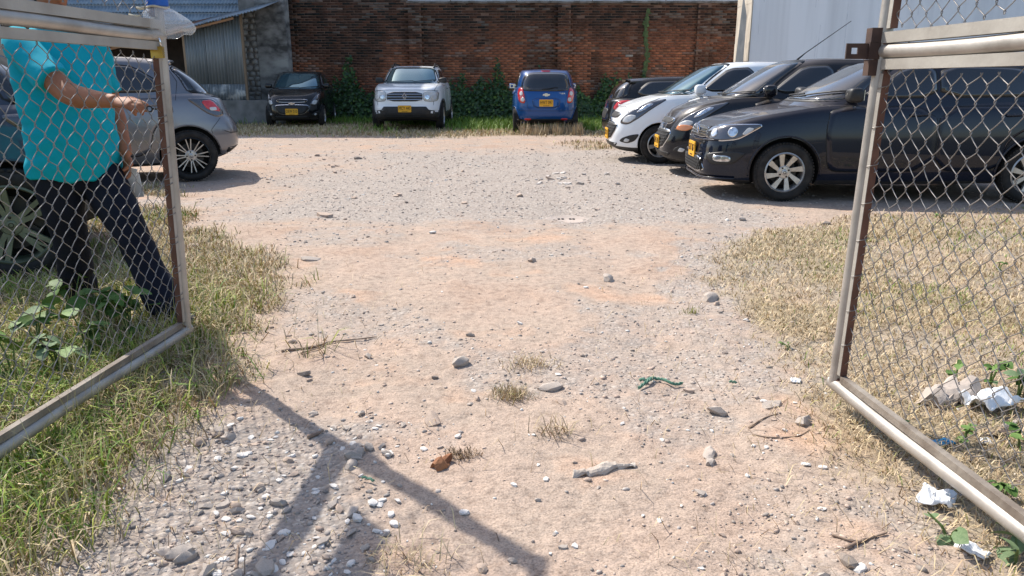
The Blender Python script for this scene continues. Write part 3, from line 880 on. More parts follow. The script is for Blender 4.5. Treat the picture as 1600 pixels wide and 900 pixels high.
def front_sedan(c):
    c.side_patch('headlight', [M['lampdark'], M['chrome']], [(.05, .40, .735), (.05, .42, .63), (.16, .62, .605), (.32, .73, .63), (.42, .77, .70), (.54, .79, .775), (.42, .76, .775), (.22, .62, .765)], 'fdiag', 48, border=.008, off=.008, rings=7)
    hs = [o for o in c.root.children if o.name.startswith('headlight')]
    for (x, y, z, r) in ((.12, .54, .68, .045), (.27, .69, .695, .05)):
        c.side_patch('headlight_reflector', [M['lamp']], [(x + r * .8 * math.cos(a), y + r * .6 * math.cos(a), z + r * math.sin(a)) for a in np.linspace(0, 2 * math.pi, 12, endpoint=False)], 'fdiag', 48, off=.015, parent=hs)
    c.side_patch('headlight_reflector', [M['lamplens']], [(.345, .74, .675), (.38, .755, .67), (.46, .775, .735), (.39, .76, .745)], 'fdiag', 48, off=.015, parent=hs)
    c.end_patch('upper_grille', [M['plastic'], M['chrome']], [(-.40, .725), (-.42, .625), (.42, .625), (.40, .725)], border=.006)
    mb = MB()
    for z in (.65, .675, .70):
        p = c.path3(c.frame('front'), [(-.40, z), (.40, z)], .010, 12); mb.tube(p, .006, 5)
    c.done(mb, 'grille_bars', [M['chrome']])
    round_badge(c, 0, .68, .060)
    c.end_patch('lower_grille', [M['plastic'], M['chrome']], [(-.40, .42), (-.52, .27), (.52, .27), (.40, .42)], border=.010)
    mb = MB()
    for k in range(14):
        for s in (-1, 1):
            y0 = -.45 + k * .07
            pts = [(y0, .28), (y0 + s * .14, .41)]
            pts = [(min(max(a, -.46), .46), b) for a, b in pts]
            p = c.path3(c.frame('front'), pts, .009, 5)
            if len(p) > 2: mb.tube(p, .005, 4)
    c.done(mb, 'grille_mesh', [M['darkalloy']])
    c.side_patch('fog_lamp_recess', [M['plastic']], [(.08, .46, .46), (.12, .56, .36), (.30, .72, .37), (.42, .77, .50), (.22, .66, .50)], 'fdiag', 40, off=.006)
    fr = [o for o in c.root.children if o.name.startswith('fog_lamp_recess')]
    c.side_patch('fog_lamp', [M['lamp']], [(.14, .57, .455), (.15, .59, .395), (.28, .70, .395), (.27, .70, .455)], 'fdiag', 40, off=.014, parent=fr, rd=1)
    c.end_patch('plate_bracket', [M['darkalloy']], [(-.45, .60), (-.45, .555), (.45, .555), (.45, .60)], off=.004)
    mb = MB()
    for z, w in ((.59, .62), (.435, .44)):
        p = c.path3(c.frame('front'), [(-w, z + .02), (0, z), (w, z + .02)], .006, 24); mb.tube(p, .010, 6)
    c.done(mb, 'bumper_crease', [c.paint], smooth=True)
    mb = MB()
    p = c.path3(c.frame('front'), [(-.7, .23), (.7, .23)], .02, 24); mb.tube(p, .018, 6, flat=.6)
    c.done(mb, 'bumper_lip', [c.paint], smooth=True)

def rear_hatch(c, z0=.78, z1=1.02, smoked=False):
    L = c.L; W = c.W / 2
    c.side_patch('tail_light', [M['lampdark' if smoked else 'red'], M['lampdark']], [(L - .08, W - .24, z0), (L - .14, W - .10, z0 - .03), (L - .26, W - .03, z0 + .03), (L - .44, W, z1 - .03), (L - .46, W, z1), (L - .22, W - .08, z1), (L - .16, W - .2, z1 - .02)], 'rdiag', 42, border=.006, off=.008, rings=7)
    ts = [o for o in c.root.children if o.name.startswith('tail_light')]
    c.side_patch('lamp_bulb', [M['red']], [(L - .10, W - .2, z0 + .03), (L - .24, W - .05, z0 + .06), (L - .30, W - .03, z1 - .03), (L - .18, W - .13, z1 - .02)], 'rdiag', 42, off=.012, parent=ts, rd=1)
    c.side_patch('lamp_bulb', [M['lampdark']], [(L - .30, W - .03, z0 + .09), (L - .44, W, z1 - .02), (L - .45, W, z1 - .01), (L - .30, W - .03, z1 - .01)], 'rdiag', 42, off=.014, parent=ts, rd=1)
    c.side_patch('lamp_bulb', [M['lamplens']], [(L - .14, W - .13, z0 + .05), (L - .22, W - .07, z0 + .05), (L - .22, W - .07, z0 + .09), (L - .14, W - .13, z0 + .09)], 'rdiag', 42, off=.014, parent=ts, rd=1)
    c.end_patch('plate_recess', [M['plastic']], [(-.34, .80), (-.30, .60), (.30, .60), (.34, .80)], 'rear', .003, 0)
    c.end_patch('rear_bumper_trim', [M['plastic']], [(-.62, .40), (-.58, .31), (.58, .31), (.62, .40)], 'rear', .006)
    mb = MB(); c.strip(mb, [(-.66, .60), (-.6, .57), (.6, .57), (.66, .60)], c.frame('rear'), .008, .003)
    for s in (-1, 1): c.strip(mb, [(L - .30, .40), (L - .34, .62), (L - .22, .76)], c.frame('side', s), .006, .002)
    c.done(mb, 'tailgate_seam', [M['rubber']])
    # spoiler at the top of the rear window
    k = c.S['gh'][-1]
    mb = MB()
    for i, y in enumerate(np.linspace(-.52, .52, 15)):
        pass
    ys = np.linspace(-.55, .55, 17); V = []
    for y in ys:
        h, nr = c.cast((k[2] - .12, y, 3), (0, 0, -1))
        zz = h[2] if h is not None else k[0]
        b = .06 * (y / .55) ** 2
        V += [(k[2] - .14, y, zz + .004), (k[2] + .16 - b, y, zz - .012), (k[2] + .17 - b, y, zz - .034), (k[2] - .02, y, zz - .045)]
    F = [(4*i+a, 4*i+(a+1) % 4, 4*i+4+(a+1) % 4, 4*i+4+a) for i in range(16) for a in range(4)] + [(3, 2, 1, 0), (64, 65, 66, 67)]
    mb.add(V, F); c.done(mb, 'roof_spoiler', [c.paint], angle=40, fixn=True)

def hatch_common(c):
    S = c.S
    c.glazing([(-.71, 1.05), (-.5, 1.03), (.5, 1.03), (.71, 1.05), (.63, 1.25), (.55, 1.42), (.3, 1.45), (-.3, 1.45), (-.55, 1.42), (-.63, 1.25)],
              [(-.64, 1.06), (-.5, 1.02), (.5, 1.02), (.64, 1.06), (.58, 1.22), (.50, 1.38), (-.50, 1.38), (-.58, 1.22)],
              side_windows(S, 1.06, 1.38, 2.30, inF=(.44, .34), inR=(.52, .50)), None)
    c.doors([[(1.24, .36), (1.20, .70), (1.24, .965), (2.28, .98), (2.28, .33), (1.3, .31)], [(2.31, .33), (2.31, .98), (3.24, 1.0), (3.26, .82), (3.02, .66), (2.94, .33)]], [(2.10, .90), (3.02, .92)])
    c.mirrors(1.42, 1.10, w=.20)
    c.wipers([(.55, -.1, 1.05, 1.08), (-.1, -.62, 1.05, 1.12)])
    c.arch_lips(c.paint, .02, .002)
    mb = MB()
    for s in (-1, 1): c.strip(mb, [(L0 := 3.30, .98), (3.34, 1.20), (3.20, 1.46)], c.frame('side', s), .006, .002)
    c.done(mb, 'tailgate_gap', [M['rubber']])

def suv_common(c, rails=True):
    S = c.S
    c.glazing([(-.74, 1.19), (-.5, 1.18), (.5, 1.18), (.74, 1.19), (.68, 1.38), (.61, 1.54), (.3, 1.56), (-.3, 1.56), (-.61, 1.54), (-.68, 1.38)],
              [(-.66, 1.20), (-.5, 1.16), (.5, 1.16), (.66, 1.20), (.61, 1.36), (.54, 1.50), (-.54, 1.50), (-.61, 1.36)],
              side_windows(S, 1.20, 1.50, 2.42, inF=(.44, .34), inR=(.62, .58)), None)
    c.doors([[(1.26, .46), (1.22, .80), (1.26, 1.10), (2.40, 1.11), (2.40, .42), (1.34, .42)], [(2.43, .42), (2.43, 1.11), (3.36, 1.12), (3.36, .94), (3.08, .76), (3.0, .42)]], [(2.18, 1.02), (3.16, 1.03)], M['plastic'])
    c.mirrors(1.44, 1.24, M['plastic'], w=.21)
    c.wipers([(.6, -.1, 1.19, 1.21), (-.1, -.66, 1.19, 1.24)])
    if rails:
        for s in (-1, 1):
            pts = []
            for x in np.linspace(1.95, 3.7, 12):
                h, nr = c.cast((x, s * .56, 3), (0, 0, -1)); pts.append(h + np.array([0, 0, .065 if .1 < (x - 1.95) / 1.75 < .9 else .012]))
            c.done(MB().tube(pts, .022, 8, flat=1.3), 'roof_rail', [M['darkalloy']], smooth=True)
    p, nr = c.on(c.frame('top'), (2.05, 0))
    c.done(MB().tube([p, p + np.array([.05, 0, .16])], [.007, .003], 6), 'antenna', [M['rubber']])
    c.arch_lips(M['plastic'], .05, .004)

def front_suv(c):
    c.end_patch('headlight', [M['lamplens'], M['rubber']], [(.47, .955), (.47, .74), (.66, .72), (.80, .74), (.82, .96), (.64, .985)], border=.006, off=.008, mirror=True, rings=6, rd=1)
    hs = [o for o in c.root.children if o.name.startswith('headlight')]
    for o, s in zip(hs, (1, -1)):
        for (y, z, r, m) in ((.56, .82, .065, 'lamp'), (.71, .83, .075, 'lamplens')):
            mb = MB(); c.patch(mb, [(s * (y + r * math.cos(a)), z + r * math.sin(a)) for a in np.linspace(0, 2 * math.pi, 12, endpoint=False)], c.frame('front'), .016, 0, 0, 1, 4, 32)
            c.done(mb, 'headlight_reflector', [M[m]], o, smooth=True)
    c.end_patch('upper_grille', [M['plastic'], M['chrome']], [(-.44, .955), (-.445, .73), (.445, .73), (.44, .955)], border=.006)
    mb = MB()
    for z in (.765, .83, .895):
        p = c.path3(c.frame('front'), [(-.435, z), (.435, z)], .012, 14); mb.tube(p, .012, 6)
    c.done(mb, 'grille_bars', [M['chrome']])
    q, nr = c.on(c.frame('front'), (0, .845), .02)
    mb = MB()
    o_, i_ = [(0, .10), (.065, 0), (0, -.10), (-.065, 0)], [(0, .055), (.034, 0), (0, -.055), (-.034, 0)]
    for k in range(4):
        a, b = o_[k], o_[(k + 1) % 4]; e, f = i_[k], i_[(k + 1) % 4]
        mb.prism([(q[0] - .012, w[0], q[2] + w[1]) for w in (a, b, f, e)], (.014, 0, 0))
    c.done(mb, 'emblem', [M['chrome']], fixn=True)
    c.end_patch('bumper_grille', [M['plastic']], [(-.82, .50), (-.60, .515), (-.53, .60), (.53, .60), (.60, .515), (.82, .50), (.80, .30), (-.80, .30)], off=.005, rd=0, rings=8, n=80)
    mb = MB()
    for z in (.36, .40, .44):
        p = c.path3(c.frame('front'), [(-.5, z), (.5, z)], .010, 14); mb.tube(p, .008, 5)
    c.done(mb, 'bumper_bars', [M['rubber']])
    mb = MB(); c.strip(mb, [(.16, -.70), (.5, -.76), (1.2, -.77)], c.frame('top')); c.strip(mb, [(.16, .70), (.5, .76), (1.2, .77)], c.frame('top'))
    c.strip(mb, [(-.84, .985), (-.4, 1.0), (.4, 1.0), (.84, .985)], c.frame('front'), .008, .002)
    c.done(mb, 'bonnet_seam', [M['rubber']])

# ------------------------------------------------------------------ the cars
P_black = paint('black_paint', (.006, .007, .009), dust=.10)
P_dusty = paint('dusty_black_paint', (.005, .007, .012), dust=.24)
P_white = paint('white_paint', (.84, .85, .85), dust=.08)
P_blue = paint('blue_paint', (.008, .075, .26), metal=.2, dust=.20)
P_grey = paint('grey_metallic_paint', (.20, .20, .215), metal=.65, dust=.30, rough=.3)
P_slate = paint('slate_metallic_paint', (.05, .06, .085), metal=.5, dust=.2, rough=.28)

def build_cars():
    # three along the brick wall
    city_car('small black hatchback with yellow plate facing out beside the grey stone pillar', P_black, R(90 + 6), plate='DEW 515', centre=(at(466, 22.7), 23.05))
    S = spec_suv(); r = put('parked_car', S, 'white off-roader with roof rails and chrome grille facing out under the brick wall', R(90), centre=(at(648, 21.7), 21.75))
    c = Car(S, r, P_white, trim_z=lambda x: .44 if x < 4.0 else .5)
    suv_common(c); front_suv(c); rear_hatch(c, .86, 1.12); c.plate('MCY 445', 'front', 0, .545, .02)
    c.wheels(get_wheels('suv', .345, .215, .20, 'five', M['silver']))
    city_car('small blue hatchback showing its red tail lights, parked nose to the brick wall', P_blue, R(-90), rearplate='HWT 097', centre=(at(850, 20.0), 20.45))
    # the row on the right
    S = spec_sedan(); S['H'] = 1
    r = put('parked_car', S, 'black hatchback parked tail out beyond the white hatchback, red tail light showing', R(180), centre=(3.62, 14.9), cat='car')
    c = Car(S, r, P_black, trim_z=lambda x: .26); r.scale = (.96, .96, .90)
    sedan_common(c, False); front_sedan(c); rear_hatch(c, .80, .97)
    c.wheels(get_wheels('sedan', .300, .200, .185, 'turbine8', M['silver']))
    g = G(1030, 256); city_car('white hatchback parked nose out in the right row between two black cars', P_white, R(0), plate='JKX 731', wheel=(.70, -1), ground=g)
    c2 = city_car('dusty black hatchback with amber front lamp between the white and the dark blue cars', P_dusty, R(-2), plate='IZN 710', centre=(2.02 + 1.82, 10.65))
    hs = [o for o in c2.root.children if o.name.startswith('headlight')]
    p, nr = c2.on(c2.frame('top'), (1.80, 0))
    for o in [o for o in c2.root.children if o.name.startswith('antenna')]: bpy.data.objects.remove(o, do_unlink=True)
    c2.done(MB().tube([p, p + np.array([.10, 0, .085]), p + np.array([.66, 0, .49])], [.014, .007, .004], 6), 'antenna', [M['rubber']])
    c2.side_patch('indicator_lens', [M['amber']], [(.20, .49, .595), (.27, .62, .58), (.34, .69, .64), (.28, .60, .66), (.21, .51, .65)], 'fdiag', 35, off=.016, parent=hs)
    for i, w in enumerate(o for o in c2.root.children if o.name.startswith('windscreen')): w.data.materials[0] = M['dglass']
    S = spec_sedan(); g = G(1222, 315)
    P_navy = paint('dark_blue_paint', (.004, .008, .020), dust=.18)
    r = put('parked_car', S, 'dark blue car with silver alloy wheels parked nose out, nearest in the right row', R(-2.5), wheel=(S['foh'], -1), ground=g)
    c = Car(S, r, P_navy, trim_z=lambda x: .215)
    sedan_common(c); front_sedan(c); rear_hatch(c, .80, .97); c.plate('GUT 867', 'front', 0, .475, .025)
    c.wheels(get_wheels('sedan', .300, .200, .185, 'turbine8', M['silver']))
    # left: grey hatchback and the car behind the man
    S = spec_hatch(); g = G(303, 283)
    r = put('parked_car', S, 'grey hatchback with black and silver wheels parked side on beside the tin shed', R(23), wheel=(S['foh'] + S['wb'], -1), ground=g)
    c = Car(S, r, P_grey, trim_z=lambda x: .23)
    hatch_common(c); front_sedan(c); rear_hatch(c, .80, 1.0, True)
    c.wheels(get_wheels('hatch', .312, .222, .19, 'thin16', M['silver'], ))
    S = spec_hatch(); S['R'] = .335; g = G(32, 433)
    r = put('parked_car', S, 'slate grey car with wide spoke wheel half hidden behind the man at the gate', R(24), wheel=(S['foh'] + S['wb'], -1), ground=g)
    c = Car(S, r, P_slate, trim_z=lambda x: .36)
    hatch_common(c); front_sedan(c); rear_hatch(c, .80, 1.0, True)
    c.wheels(get_wheels('big', .345, .245, .21, 'wide5', M['greenalloy']))
build_cars()
# ------------------------------------------------------------------ ground
def world_edge(pts):
    P = np.array([G(*p)[:2] for p in pts]); P = P[np.argsort(P[:, 1])]
    return P
EL = world_edge([(95, 900), (200, 800), (258, 715), (328, 625), (405, 560), (455, 490), (440, 430), (395, 380), (310, 340), (250, 310)])
ER = world_edge([(1480, 900), (1345, 765), (1250, 670), (1195, 565), (1130, 450), (1095, 398), (1190, 365), (1330, 335)])
def xl(y): return np.interp(y, EL[:, 1], EL[:, 0])
def xr(y): return np.interp(y, ER[:, 1], ER[:, 0])
def wob(x, y): return (fbm(x * 1.7, y * 1.7, 5) - .5) * .75 + (fbm(x * 6, y * 6, 9, 3) - .5) * .35
def left_cover(x, y):
    """0..1 grassiness left of the drive"""
    e = xl(y) - x + wob(x, y) * sstep(1.5, 4, y) * 1.3 + wob(x, y) * .25
    g = sstep(-.15, .35, e)
    far = sstep(4.2, 6.2, y)
    return g * (1 - far * (1 - sstep(.50, .60, fbm(x * .9 + 3, y * .9, 21)) * .75)) * (1 - sstep(8.6, 9.4, y))
def right_cover(x, y):
    e = x - xr(y) + wob(x + 9, y) * .7
    g = sstep(-.12, .30, e)
    return g * (1 - sstep(6.6, 7.8, y + (fbm(x * 1.5, y * 1.5, 35) - .5) * 1.6)) * (.58 + .42 * sstep(.38, .56, fbm(x * 1.8 + 30, y * 1.8, 33)))
def back_cover(x, y):
    e = y - 17.2 - (fbm(x * .8, y * .8, 41) - .5) * 1.6
    g = sstep(0, 1.2, e) * (1 - sstep(26, 26.2, y))
    patch = sstep(.54, .66, fbm(x * .7 + 5, y * .9 + 2, 44)) * sstep(12.2, 13.2, y) * (1 - sstep(16.8, 18, y)) * sstep(1.0, 2.0, x + (y - 13) * .1) * .8
    return np.maximum(g, patch)
def gravel_mask(x, y):
    """grey crushed stone across the yard"""
    b = sstep(6.1, 7.2, y + (fbm(x * .8, y * .8, 51) - .5) * 1.6) * (1 - sstep(13.3, 15.8, y + (fbm(x * .6, y * .6, 52) - .5) * 3))
    w = sstep(-3.6, -1.6, x + (fbm(x * .7, y * .7, 53) - .5) * 2) * (1 - sstep(2.0, 3.0, x + (fbm(x, y, 57) - .5)) * sstep(11, 9, y))
    near = sstep(.52, .64, fbm(x * 1.3, y * 1.3, 54)) * .55
    corner = sstep(0, .3, -.15 - x + (fbm(x * 2, y * 2, 58) - .5) * .6) * (1 - sstep(2.35, 2.85, y)) * .8
    right = sstep(.2, .7, x - (xr(y) - 1.0)) * sstep(3.6, 4.4, y) * (1 - sstep(6, 7, y)) * .7 * sstep(.4, .55, fbm(x * 2, y * 2, 59))
    return np.clip(np.maximum.reduce([b * w * .95, near, corner, right]), 0, 1)
def height(x, y):
    h = (fbm(x * .45, y * .45, 61, 3) - .5) * .05 + (fbm(x * 2.1, y * 2.1, 62, 3) - .5) * .028
    cx_ = .12 * np.sin(y * .5) - .1
    h = h - .014 * (np.exp(-((x - cx_ - .72) / .16) ** 2) + np.exp(-((x - cx_ + .72) / .16) ** 2)) * (.5 + fbm(x * .8, y * .8, 66))
    h = h + (fbm(x * 9, y * 9, 63, 3) - .5) * .016 + (fbm(x * 30, y * 30, 64, 2) - .5) * .006
    f = sstep(40, 28, y)
    return h * f - .004
def make_ground():
    ys = np.concatenate([np.linspace(-6, 1.2, 20)[:-1], 1.2 * (30 / 1.2) ** np.linspace(0, 1, 560), [34, 40, 55, 80, 130, 220]])
    xs_n = np.linspace(-1, 1, 420); xs_n = np.sign(xs_n) * (np.abs(xs_n) * .62 + np.abs(xs_n) ** 3.4 * .38)
    half = np.interp(ys, [-6, 1.2, 30, 34, 220], [7, 3.2, 26, 40, 260])
    X = xs_n[None, :] * half[:, None]; Y = np.repeat(ys[:, None], len(xs_n), 1)
    Z = height(X, Y)
    V = np.stack([X, Y, Z], -1).reshape(-1, 3)
    nx = len(xs_n)
    i, j = np.meshgrid(np.arange(len(ys) - 1), np.arange(nx - 1), indexing='ij')
    F = np.stack([i * nx + j, i * nx + j + 1, (i + 1) * nx + j + 1, (i + 1) * nx + j], -1).reshape(-1, 4)
    me = fast_mesh('ground', V, [F], smooth=True)
    x, y = V[:, 0], V[:, 1]
    cov = np.clip(np.maximum.reduce([left_cover(x, y), right_cover(x, y), back_cover(x, y)]), 0, 1)
    gr = gravel_mask(x, y)
    fresh = np.clip(sstep(.35, .8, xl(y) - x) * (y < 4.6), 0, 1)
    ca = me.color_attributes.new('kinds', 'FLOAT_COLOR', 'POINT')
    c = np.stack([cov, gr, fresh, np.ones_like(cov)], 1).astype(np.float32)
    ca.data.foreach_set('color', c.ravel())
    # material
    m, nt, b = principled('dry_earth'); N, Lk = nt.nodes, nt.links
    b.inputs['Roughness'].default_value = .95; b.inputs['Specular IOR Level'].default_value = .15
    tc = N.new('ShaderNodeTexCoord')
    def noise(scale, det=8, rough=.55):
        n = N.new('ShaderNodeTexNoise'); n.inputs['Scale'].default_value = scale; n.inputs['Detail'].default_value = det; n.inputs['Roughness'].default_value = rough
        Lk.new(tc.outputs['Object'], n.inputs['Vector']); return n.outputs[0]
    def ramp(fac, *st):
        r = N.new('ShaderNodeValToRGB'); e = r.color_ramp.elements
        e[0].position, e[0].color = st[0][0], (*st[0][1], 1); e[1].position, e[1].color = st[-1][0], (*st[-1][1], 1)
        for p, c_ in st[1:-1]: q = e.new(p); q.color = (*c_, 1)
        Lk.new(fac, r.inputs[0]); return r.outputs[0]
    def mixc(fac, a, b_, mode='MIX'):
        x_ = N.new('ShaderNodeMix'); x_.data_type = 'RGBA'; x_.blend_type = mode
        if isinstance(fac, float): x_.inputs[0].default_value = fac
        else: Lk.new(fac, x_.inputs[0])
        for sck, val in ((6, a), (7, b_)):
            if isinstance(val, tuple): x_.inputs[sck].default_value = (*val, 1)
            else: Lk.new(val, x_.inputs[sck])
        return x_.outputs[2]
    at_ = N.new('ShaderNodeAttribute'); at_.attribute_name = 'kinds'
    sp = N.new('ShaderNodeSeparateColor'); Lk.new(at_.outputs['Color'], sp.inputs[0])
    earth = ramp(noise(1.3), (.30, (.38, .272, .205)), (.45, (.415, .318, .252)), (.55, (.385, .305, .245)), (.63, (.44, .312, .232)), (.74, (.47, .30, .205)))
    fine = ramp(noise(26), (.3, (.72, .70, .69)), (.5, (1, 1, 1)), (.72, (1.16, 1.14, 1.12)))
    earth = mixc(1.0, earth, fine, 'MULTIPLY')
    grit = ramp(noise(160, 3), (.34, (.6, .58, .56)), (.5, (1, 1, 1)), (.68, (1.2, 1.18, 1.16)))  # grit tones; the dark specks also paint small pit shadows into the earth
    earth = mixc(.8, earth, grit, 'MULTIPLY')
    vor = N.new('ShaderNodeTexVoronoi'); vor.inputs['Scale'].default_value = 62; vor.inputs['Randomness'].default_value = 1
    Lk.new(tc.outputs['Object'], vor.inputs['Vector'])
    vsep = N.new('ShaderNodeSeparateColor'); Lk.new(vor.outputs['Color'], vsep.inputs[0])
    stone = ramp(vsep.outputs[0], (.0, (.28, .255, .23)), (.35, (.34, .305, .275)), (.7, (.39, .345, .305)), (.98, (.52, .475, .425)))
    edge = ramp(vor.outputs['Distance'], (.2, (1, 1, 1)), (.75, (.80, .77, .75)))
    stone = mixc(1.0, stone, edge, 'MULTIPLY')
    ga = N.new('ShaderNodeMath'); ga.operation = 'MULTIPLY_ADD'; Lk.new(noise(9), ga.inputs[0]); ga.inputs[1].default_value = 1.3; ga.inputs[2].default_value = -.65
    gs = N.new('ShaderNodeMath'); gs.operation = 'ADD'; Lk.new(ga.outputs[0], gs.inputs[0]); Lk.new(sp.outputs[1], gs.inputs[1])
    gf = ramp(gs.outputs[0], (.25, (0, 0, 0)), (.8, (.82, .82, .82)))
    base = mixc(gf, earth, stone)
    straw = ramp(noise(18), (.3, (.17, .13, .07)), (.5, (.30, .24, .14)), (.7, (.40, .33, .21)))
    cv = N.new('ShaderNodeMath'); cv.operation = 'MULTIPLY'; cv.inputs[1].default_value = .72; Lk.new(sp.outputs[0], cv.inputs[0])
    base = mixc(cv.outputs[0], base, straw)
    soil = mixc(.5, base, (.055, .06, .022))
    base = mixc(sp.outputs[2], base, soil)
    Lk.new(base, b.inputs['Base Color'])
    bp = N.new('ShaderNodeBump'); bp.inputs['Strength'].default_value = .55; bp.inputs['Distance'].default_value = .012
    ad = N.new('ShaderNodeMath'); ad.operation = 'ADD'; Lk.new(noise(70, 6), ad.inputs[0])
    iv = N.new('ShaderNodeMath'); iv.operation = 'MULTIPLY'; Lk.new(vor.outputs['Distance'], iv.inputs[0]); Lk.new(gf, iv.inputs[1])
    su = N.new('ShaderNodeMath'); su.operation = 'SUBTRACT'; Lk.new(ad.outputs[0], su.inputs[0]); Lk.new(iv.outputs[0], su.inputs[1])
    Lk.new(su.outputs[0], bp.inputs['Height']); Lk.new(bp.outputs[0], b.inputs['Normal'])
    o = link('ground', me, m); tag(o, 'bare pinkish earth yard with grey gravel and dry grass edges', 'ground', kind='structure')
make_ground()
def Hs(x, y): return float(height(np.array([x]), np.array([y]))[0])

# ------------------------------------------------------------------ brick wall
YW = 25.3
def X_at(px, Y): return float(at(px, Y))
def brick_wall():
    x0, x1, ht = X_at(449, YW), X_at(1160, YW) + .9, 3.57
    root = thing('brick_wall', 'old red brick wall with black weather stains and shallow piers behind the cars', 'wall', ((x0 + x1) / 2, YW, 0))
    ox = (x0 + x1) / 2
    mortar = mat('old_mortar', (.10, .055, .035), (.20, .12, .085), 2.2, rough=.95, bump=.3, bscale=30)
    zt = lambda x: np.where(x < X_at(640, YW), ht + .5, ht + .02 * np.sin(x * 3))
    xs = X_at(640, YW)
    co = MB(); co.box(((x0 + xs) / 2 - ox, .15, (ht + .5) / 2), (xs - x0, .26, ht + .5)); co.box(((xs + x1) / 2 - ox + .001, .15, ht / 2), (x1 - xs, .26, ht))
    co.build('mortar_bed', mortar, root)
    piers = [(X_at(449, YW), .36), (X_at(642, YW), .40), (X_at(870, YW), .40), (X_at(1083, YW), .40)]
    for px, w in piers:
        MB().box((px + w / 2 - ox, +.022, (ht - .01) / 2), (w, .15, ht - .01)).build('pier_core', mortar, root)
    bl, bh, jt = .235, .062, .016
    rows = int((ht + .48) / (bh + jt))
    V, C = [], []
    singles = []
    Pm = np.array([[x, y, z] for z in (-1, 1) for y in (-1, 1) for x in (-1, 1)], float) / 2
    FQ = np.array([(0, 2, 3, 1), (4, 5, 7, 6), (0, 1, 5, 4), (1, 3, 7, 5), (3, 2, 6, 7), (2, 0, 4, 6)])
    rg = np.random.default_rng(3)
    def stain(x, z):
        """black mould from the coping down and along wet streaks; real growth with a shape of its own"""
        top = sstep(1.5, 0.0, (ht + .2 - z) - 1.1 * fbm(x * .55, z * .3, 81) * np.where(x < X_at(600, YW), 2.3, np.where(x < X_at(700, YW), 1.5, 1.05)))
        st = sstep(.52, .68, fbm(x * 1.5 + 7, z * .55, 82)) * .8
        low = sstep(.55, .75, fbm(x * .9 + 20, z * 1.2, 83)) * sstep(X_at(720, YW), X_at(760, YW), x) * sstep(X_at(880, YW), X_at(840, YW), x) * 1.1
        edge = sstep(X_at(1090, YW), X_at(1105, YW), x) * .55
        base = sstep(1.3, .4, z) * .5
        return np.clip(np.maximum.reduce([top, st, low, edge, base]), 0, 1)
    for r in range(rows):
        z = jt + bh / 2 + r * (bh + jt)
        x = x0 + (0 if r % 2 else -(bl + jt) / 2)
        while x < x1:
            cx = x + bl / 2; w = bl
            a, b_ = max(x, x0), min(x + bl, x1)
            x += bl + .006
            if b_ - a < .04: continue
            if z + bh / 2 > float(zt(np.array((a + b_) / 2))) + .005: continue
            cx, w = (a + b_) / 2, b_ - a
            on = [p for p in piers if p[0] - .01 < cx < p[0] + p[1] + .01]
            yf = (-.058 if on else .018) - rg.uniform(0, .010)
            if rg.random() < .03: yf += .02
            dx = rg.normal(0, .003); dz = rg.normal(0, .002); th = rg.normal(0, .006)
            P = Pm * np.array([w - rg.uniform(0, .008), .05, bh - rg.uniform(0, .006)])
            P[:, 2] += P[:, 0] * th
            P[:, :] += np.array([cx - ox + dx, yf + .025, z + dz])
            t = rg.random()
            col = np.array([.35, .128, .066]) * rg.uniform(.82, 1.15) if t < .84 else (np.array([.46, .18, .09]) * rg.uniform(.85, 1.1) if t < .95 else np.array([.28, .10, .055]))
            s = float(stain(np.array(cx), np.array(z))) * rg.uniform(.75, 1.05)
            col = col * (1 - s) + np.array([.022, .017, .014]) * s * rg.uniform(.9, 1.5)
            wht = float(fbm(np.array(cx * 1.1 + 50), np.array(z * 5), 88))
            if wht > .63 and rg.random() < .55: col = col * .5 + np.array([.20, .18, .16]) * .55
            q = np.hypot((cx - X_at(980, YW)) / .20, (z - 1.95) / .32)
            if q < 1 and rg.random() < .6 * (1.15 - q): col = np.array([.48, .46, .43]) * rg.uniform(.6, 1)
            # the pieces that show largest: nearest the middle of the view and clear of cars and ivy
            singles.append((P, col, abs(cx) + abs(z - 2.6) * 2.2))
    order = sorted(range(len(singles)), key=lambda i: singles[i][2])
    bm_ = mat('weathered_brick', (.60, .58, .56), (1.25, 1.18, 1.1), 4.5, rough=.92, bump=.35, bscale=55, attr='tint', detail=9)
    ind = set(order[:300])
    for i in order[:300]:
        P, col, _ = singles[i]
        c = P.mean(0)
        me = fast_mesh('brick', P - c, [FQ], col=col)
        o = link('brick', me, bm_, root); o.location = c
    rest = [singles[i] for i in range(len(singles)) if i not in ind]
    V = np.concatenate([r[0] for r in rest]); C = np.concatenate([np.tile(r[1], (8, 1)) for r in rest])
    F = (FQ[None] + np.arange(len(rest))[:, None, None] * 8).reshape(-1, 4)
    o = link('brickwork', fast_mesh('brickwork', V, [F], col=C), bm_, root); o['kind'] = 'stuff'
    # ragged coping
    cm = mat('worn_coping_mortar', (.07, .06, .05), (.22, .19, .165), 5, rough=.95, bump=.4, bscale=20)
    mb = MB(); n = 60
    for k in range(n):
        xa = xs + (x1 - xs) * k / n
        mb.box((xa + (x1 - xs) / n / 2 - ox, .13, ht + .02 + rg.uniform(0, .018)), ((x1 - xs) / n + .01, .34 + rg.uniform(0, .03), .06), Matrix.Rotation(rg.normal(0, .01), 3, 'Y'))
    mb.build('coping', cm, root)
    rod = mat('rusty_rod', (.16, .08, .05), (.3, .2, .15), 20, rough=.8)
    for px in (706, 806, 922, 1034):
        xx = X_at(px, YW); MB().tube([(xx - ox, .13, ht), (xx - ox + .03, .13, ht + .28)], .012, 6).build('reinforcing_rod', rod, root)
brick_wall()

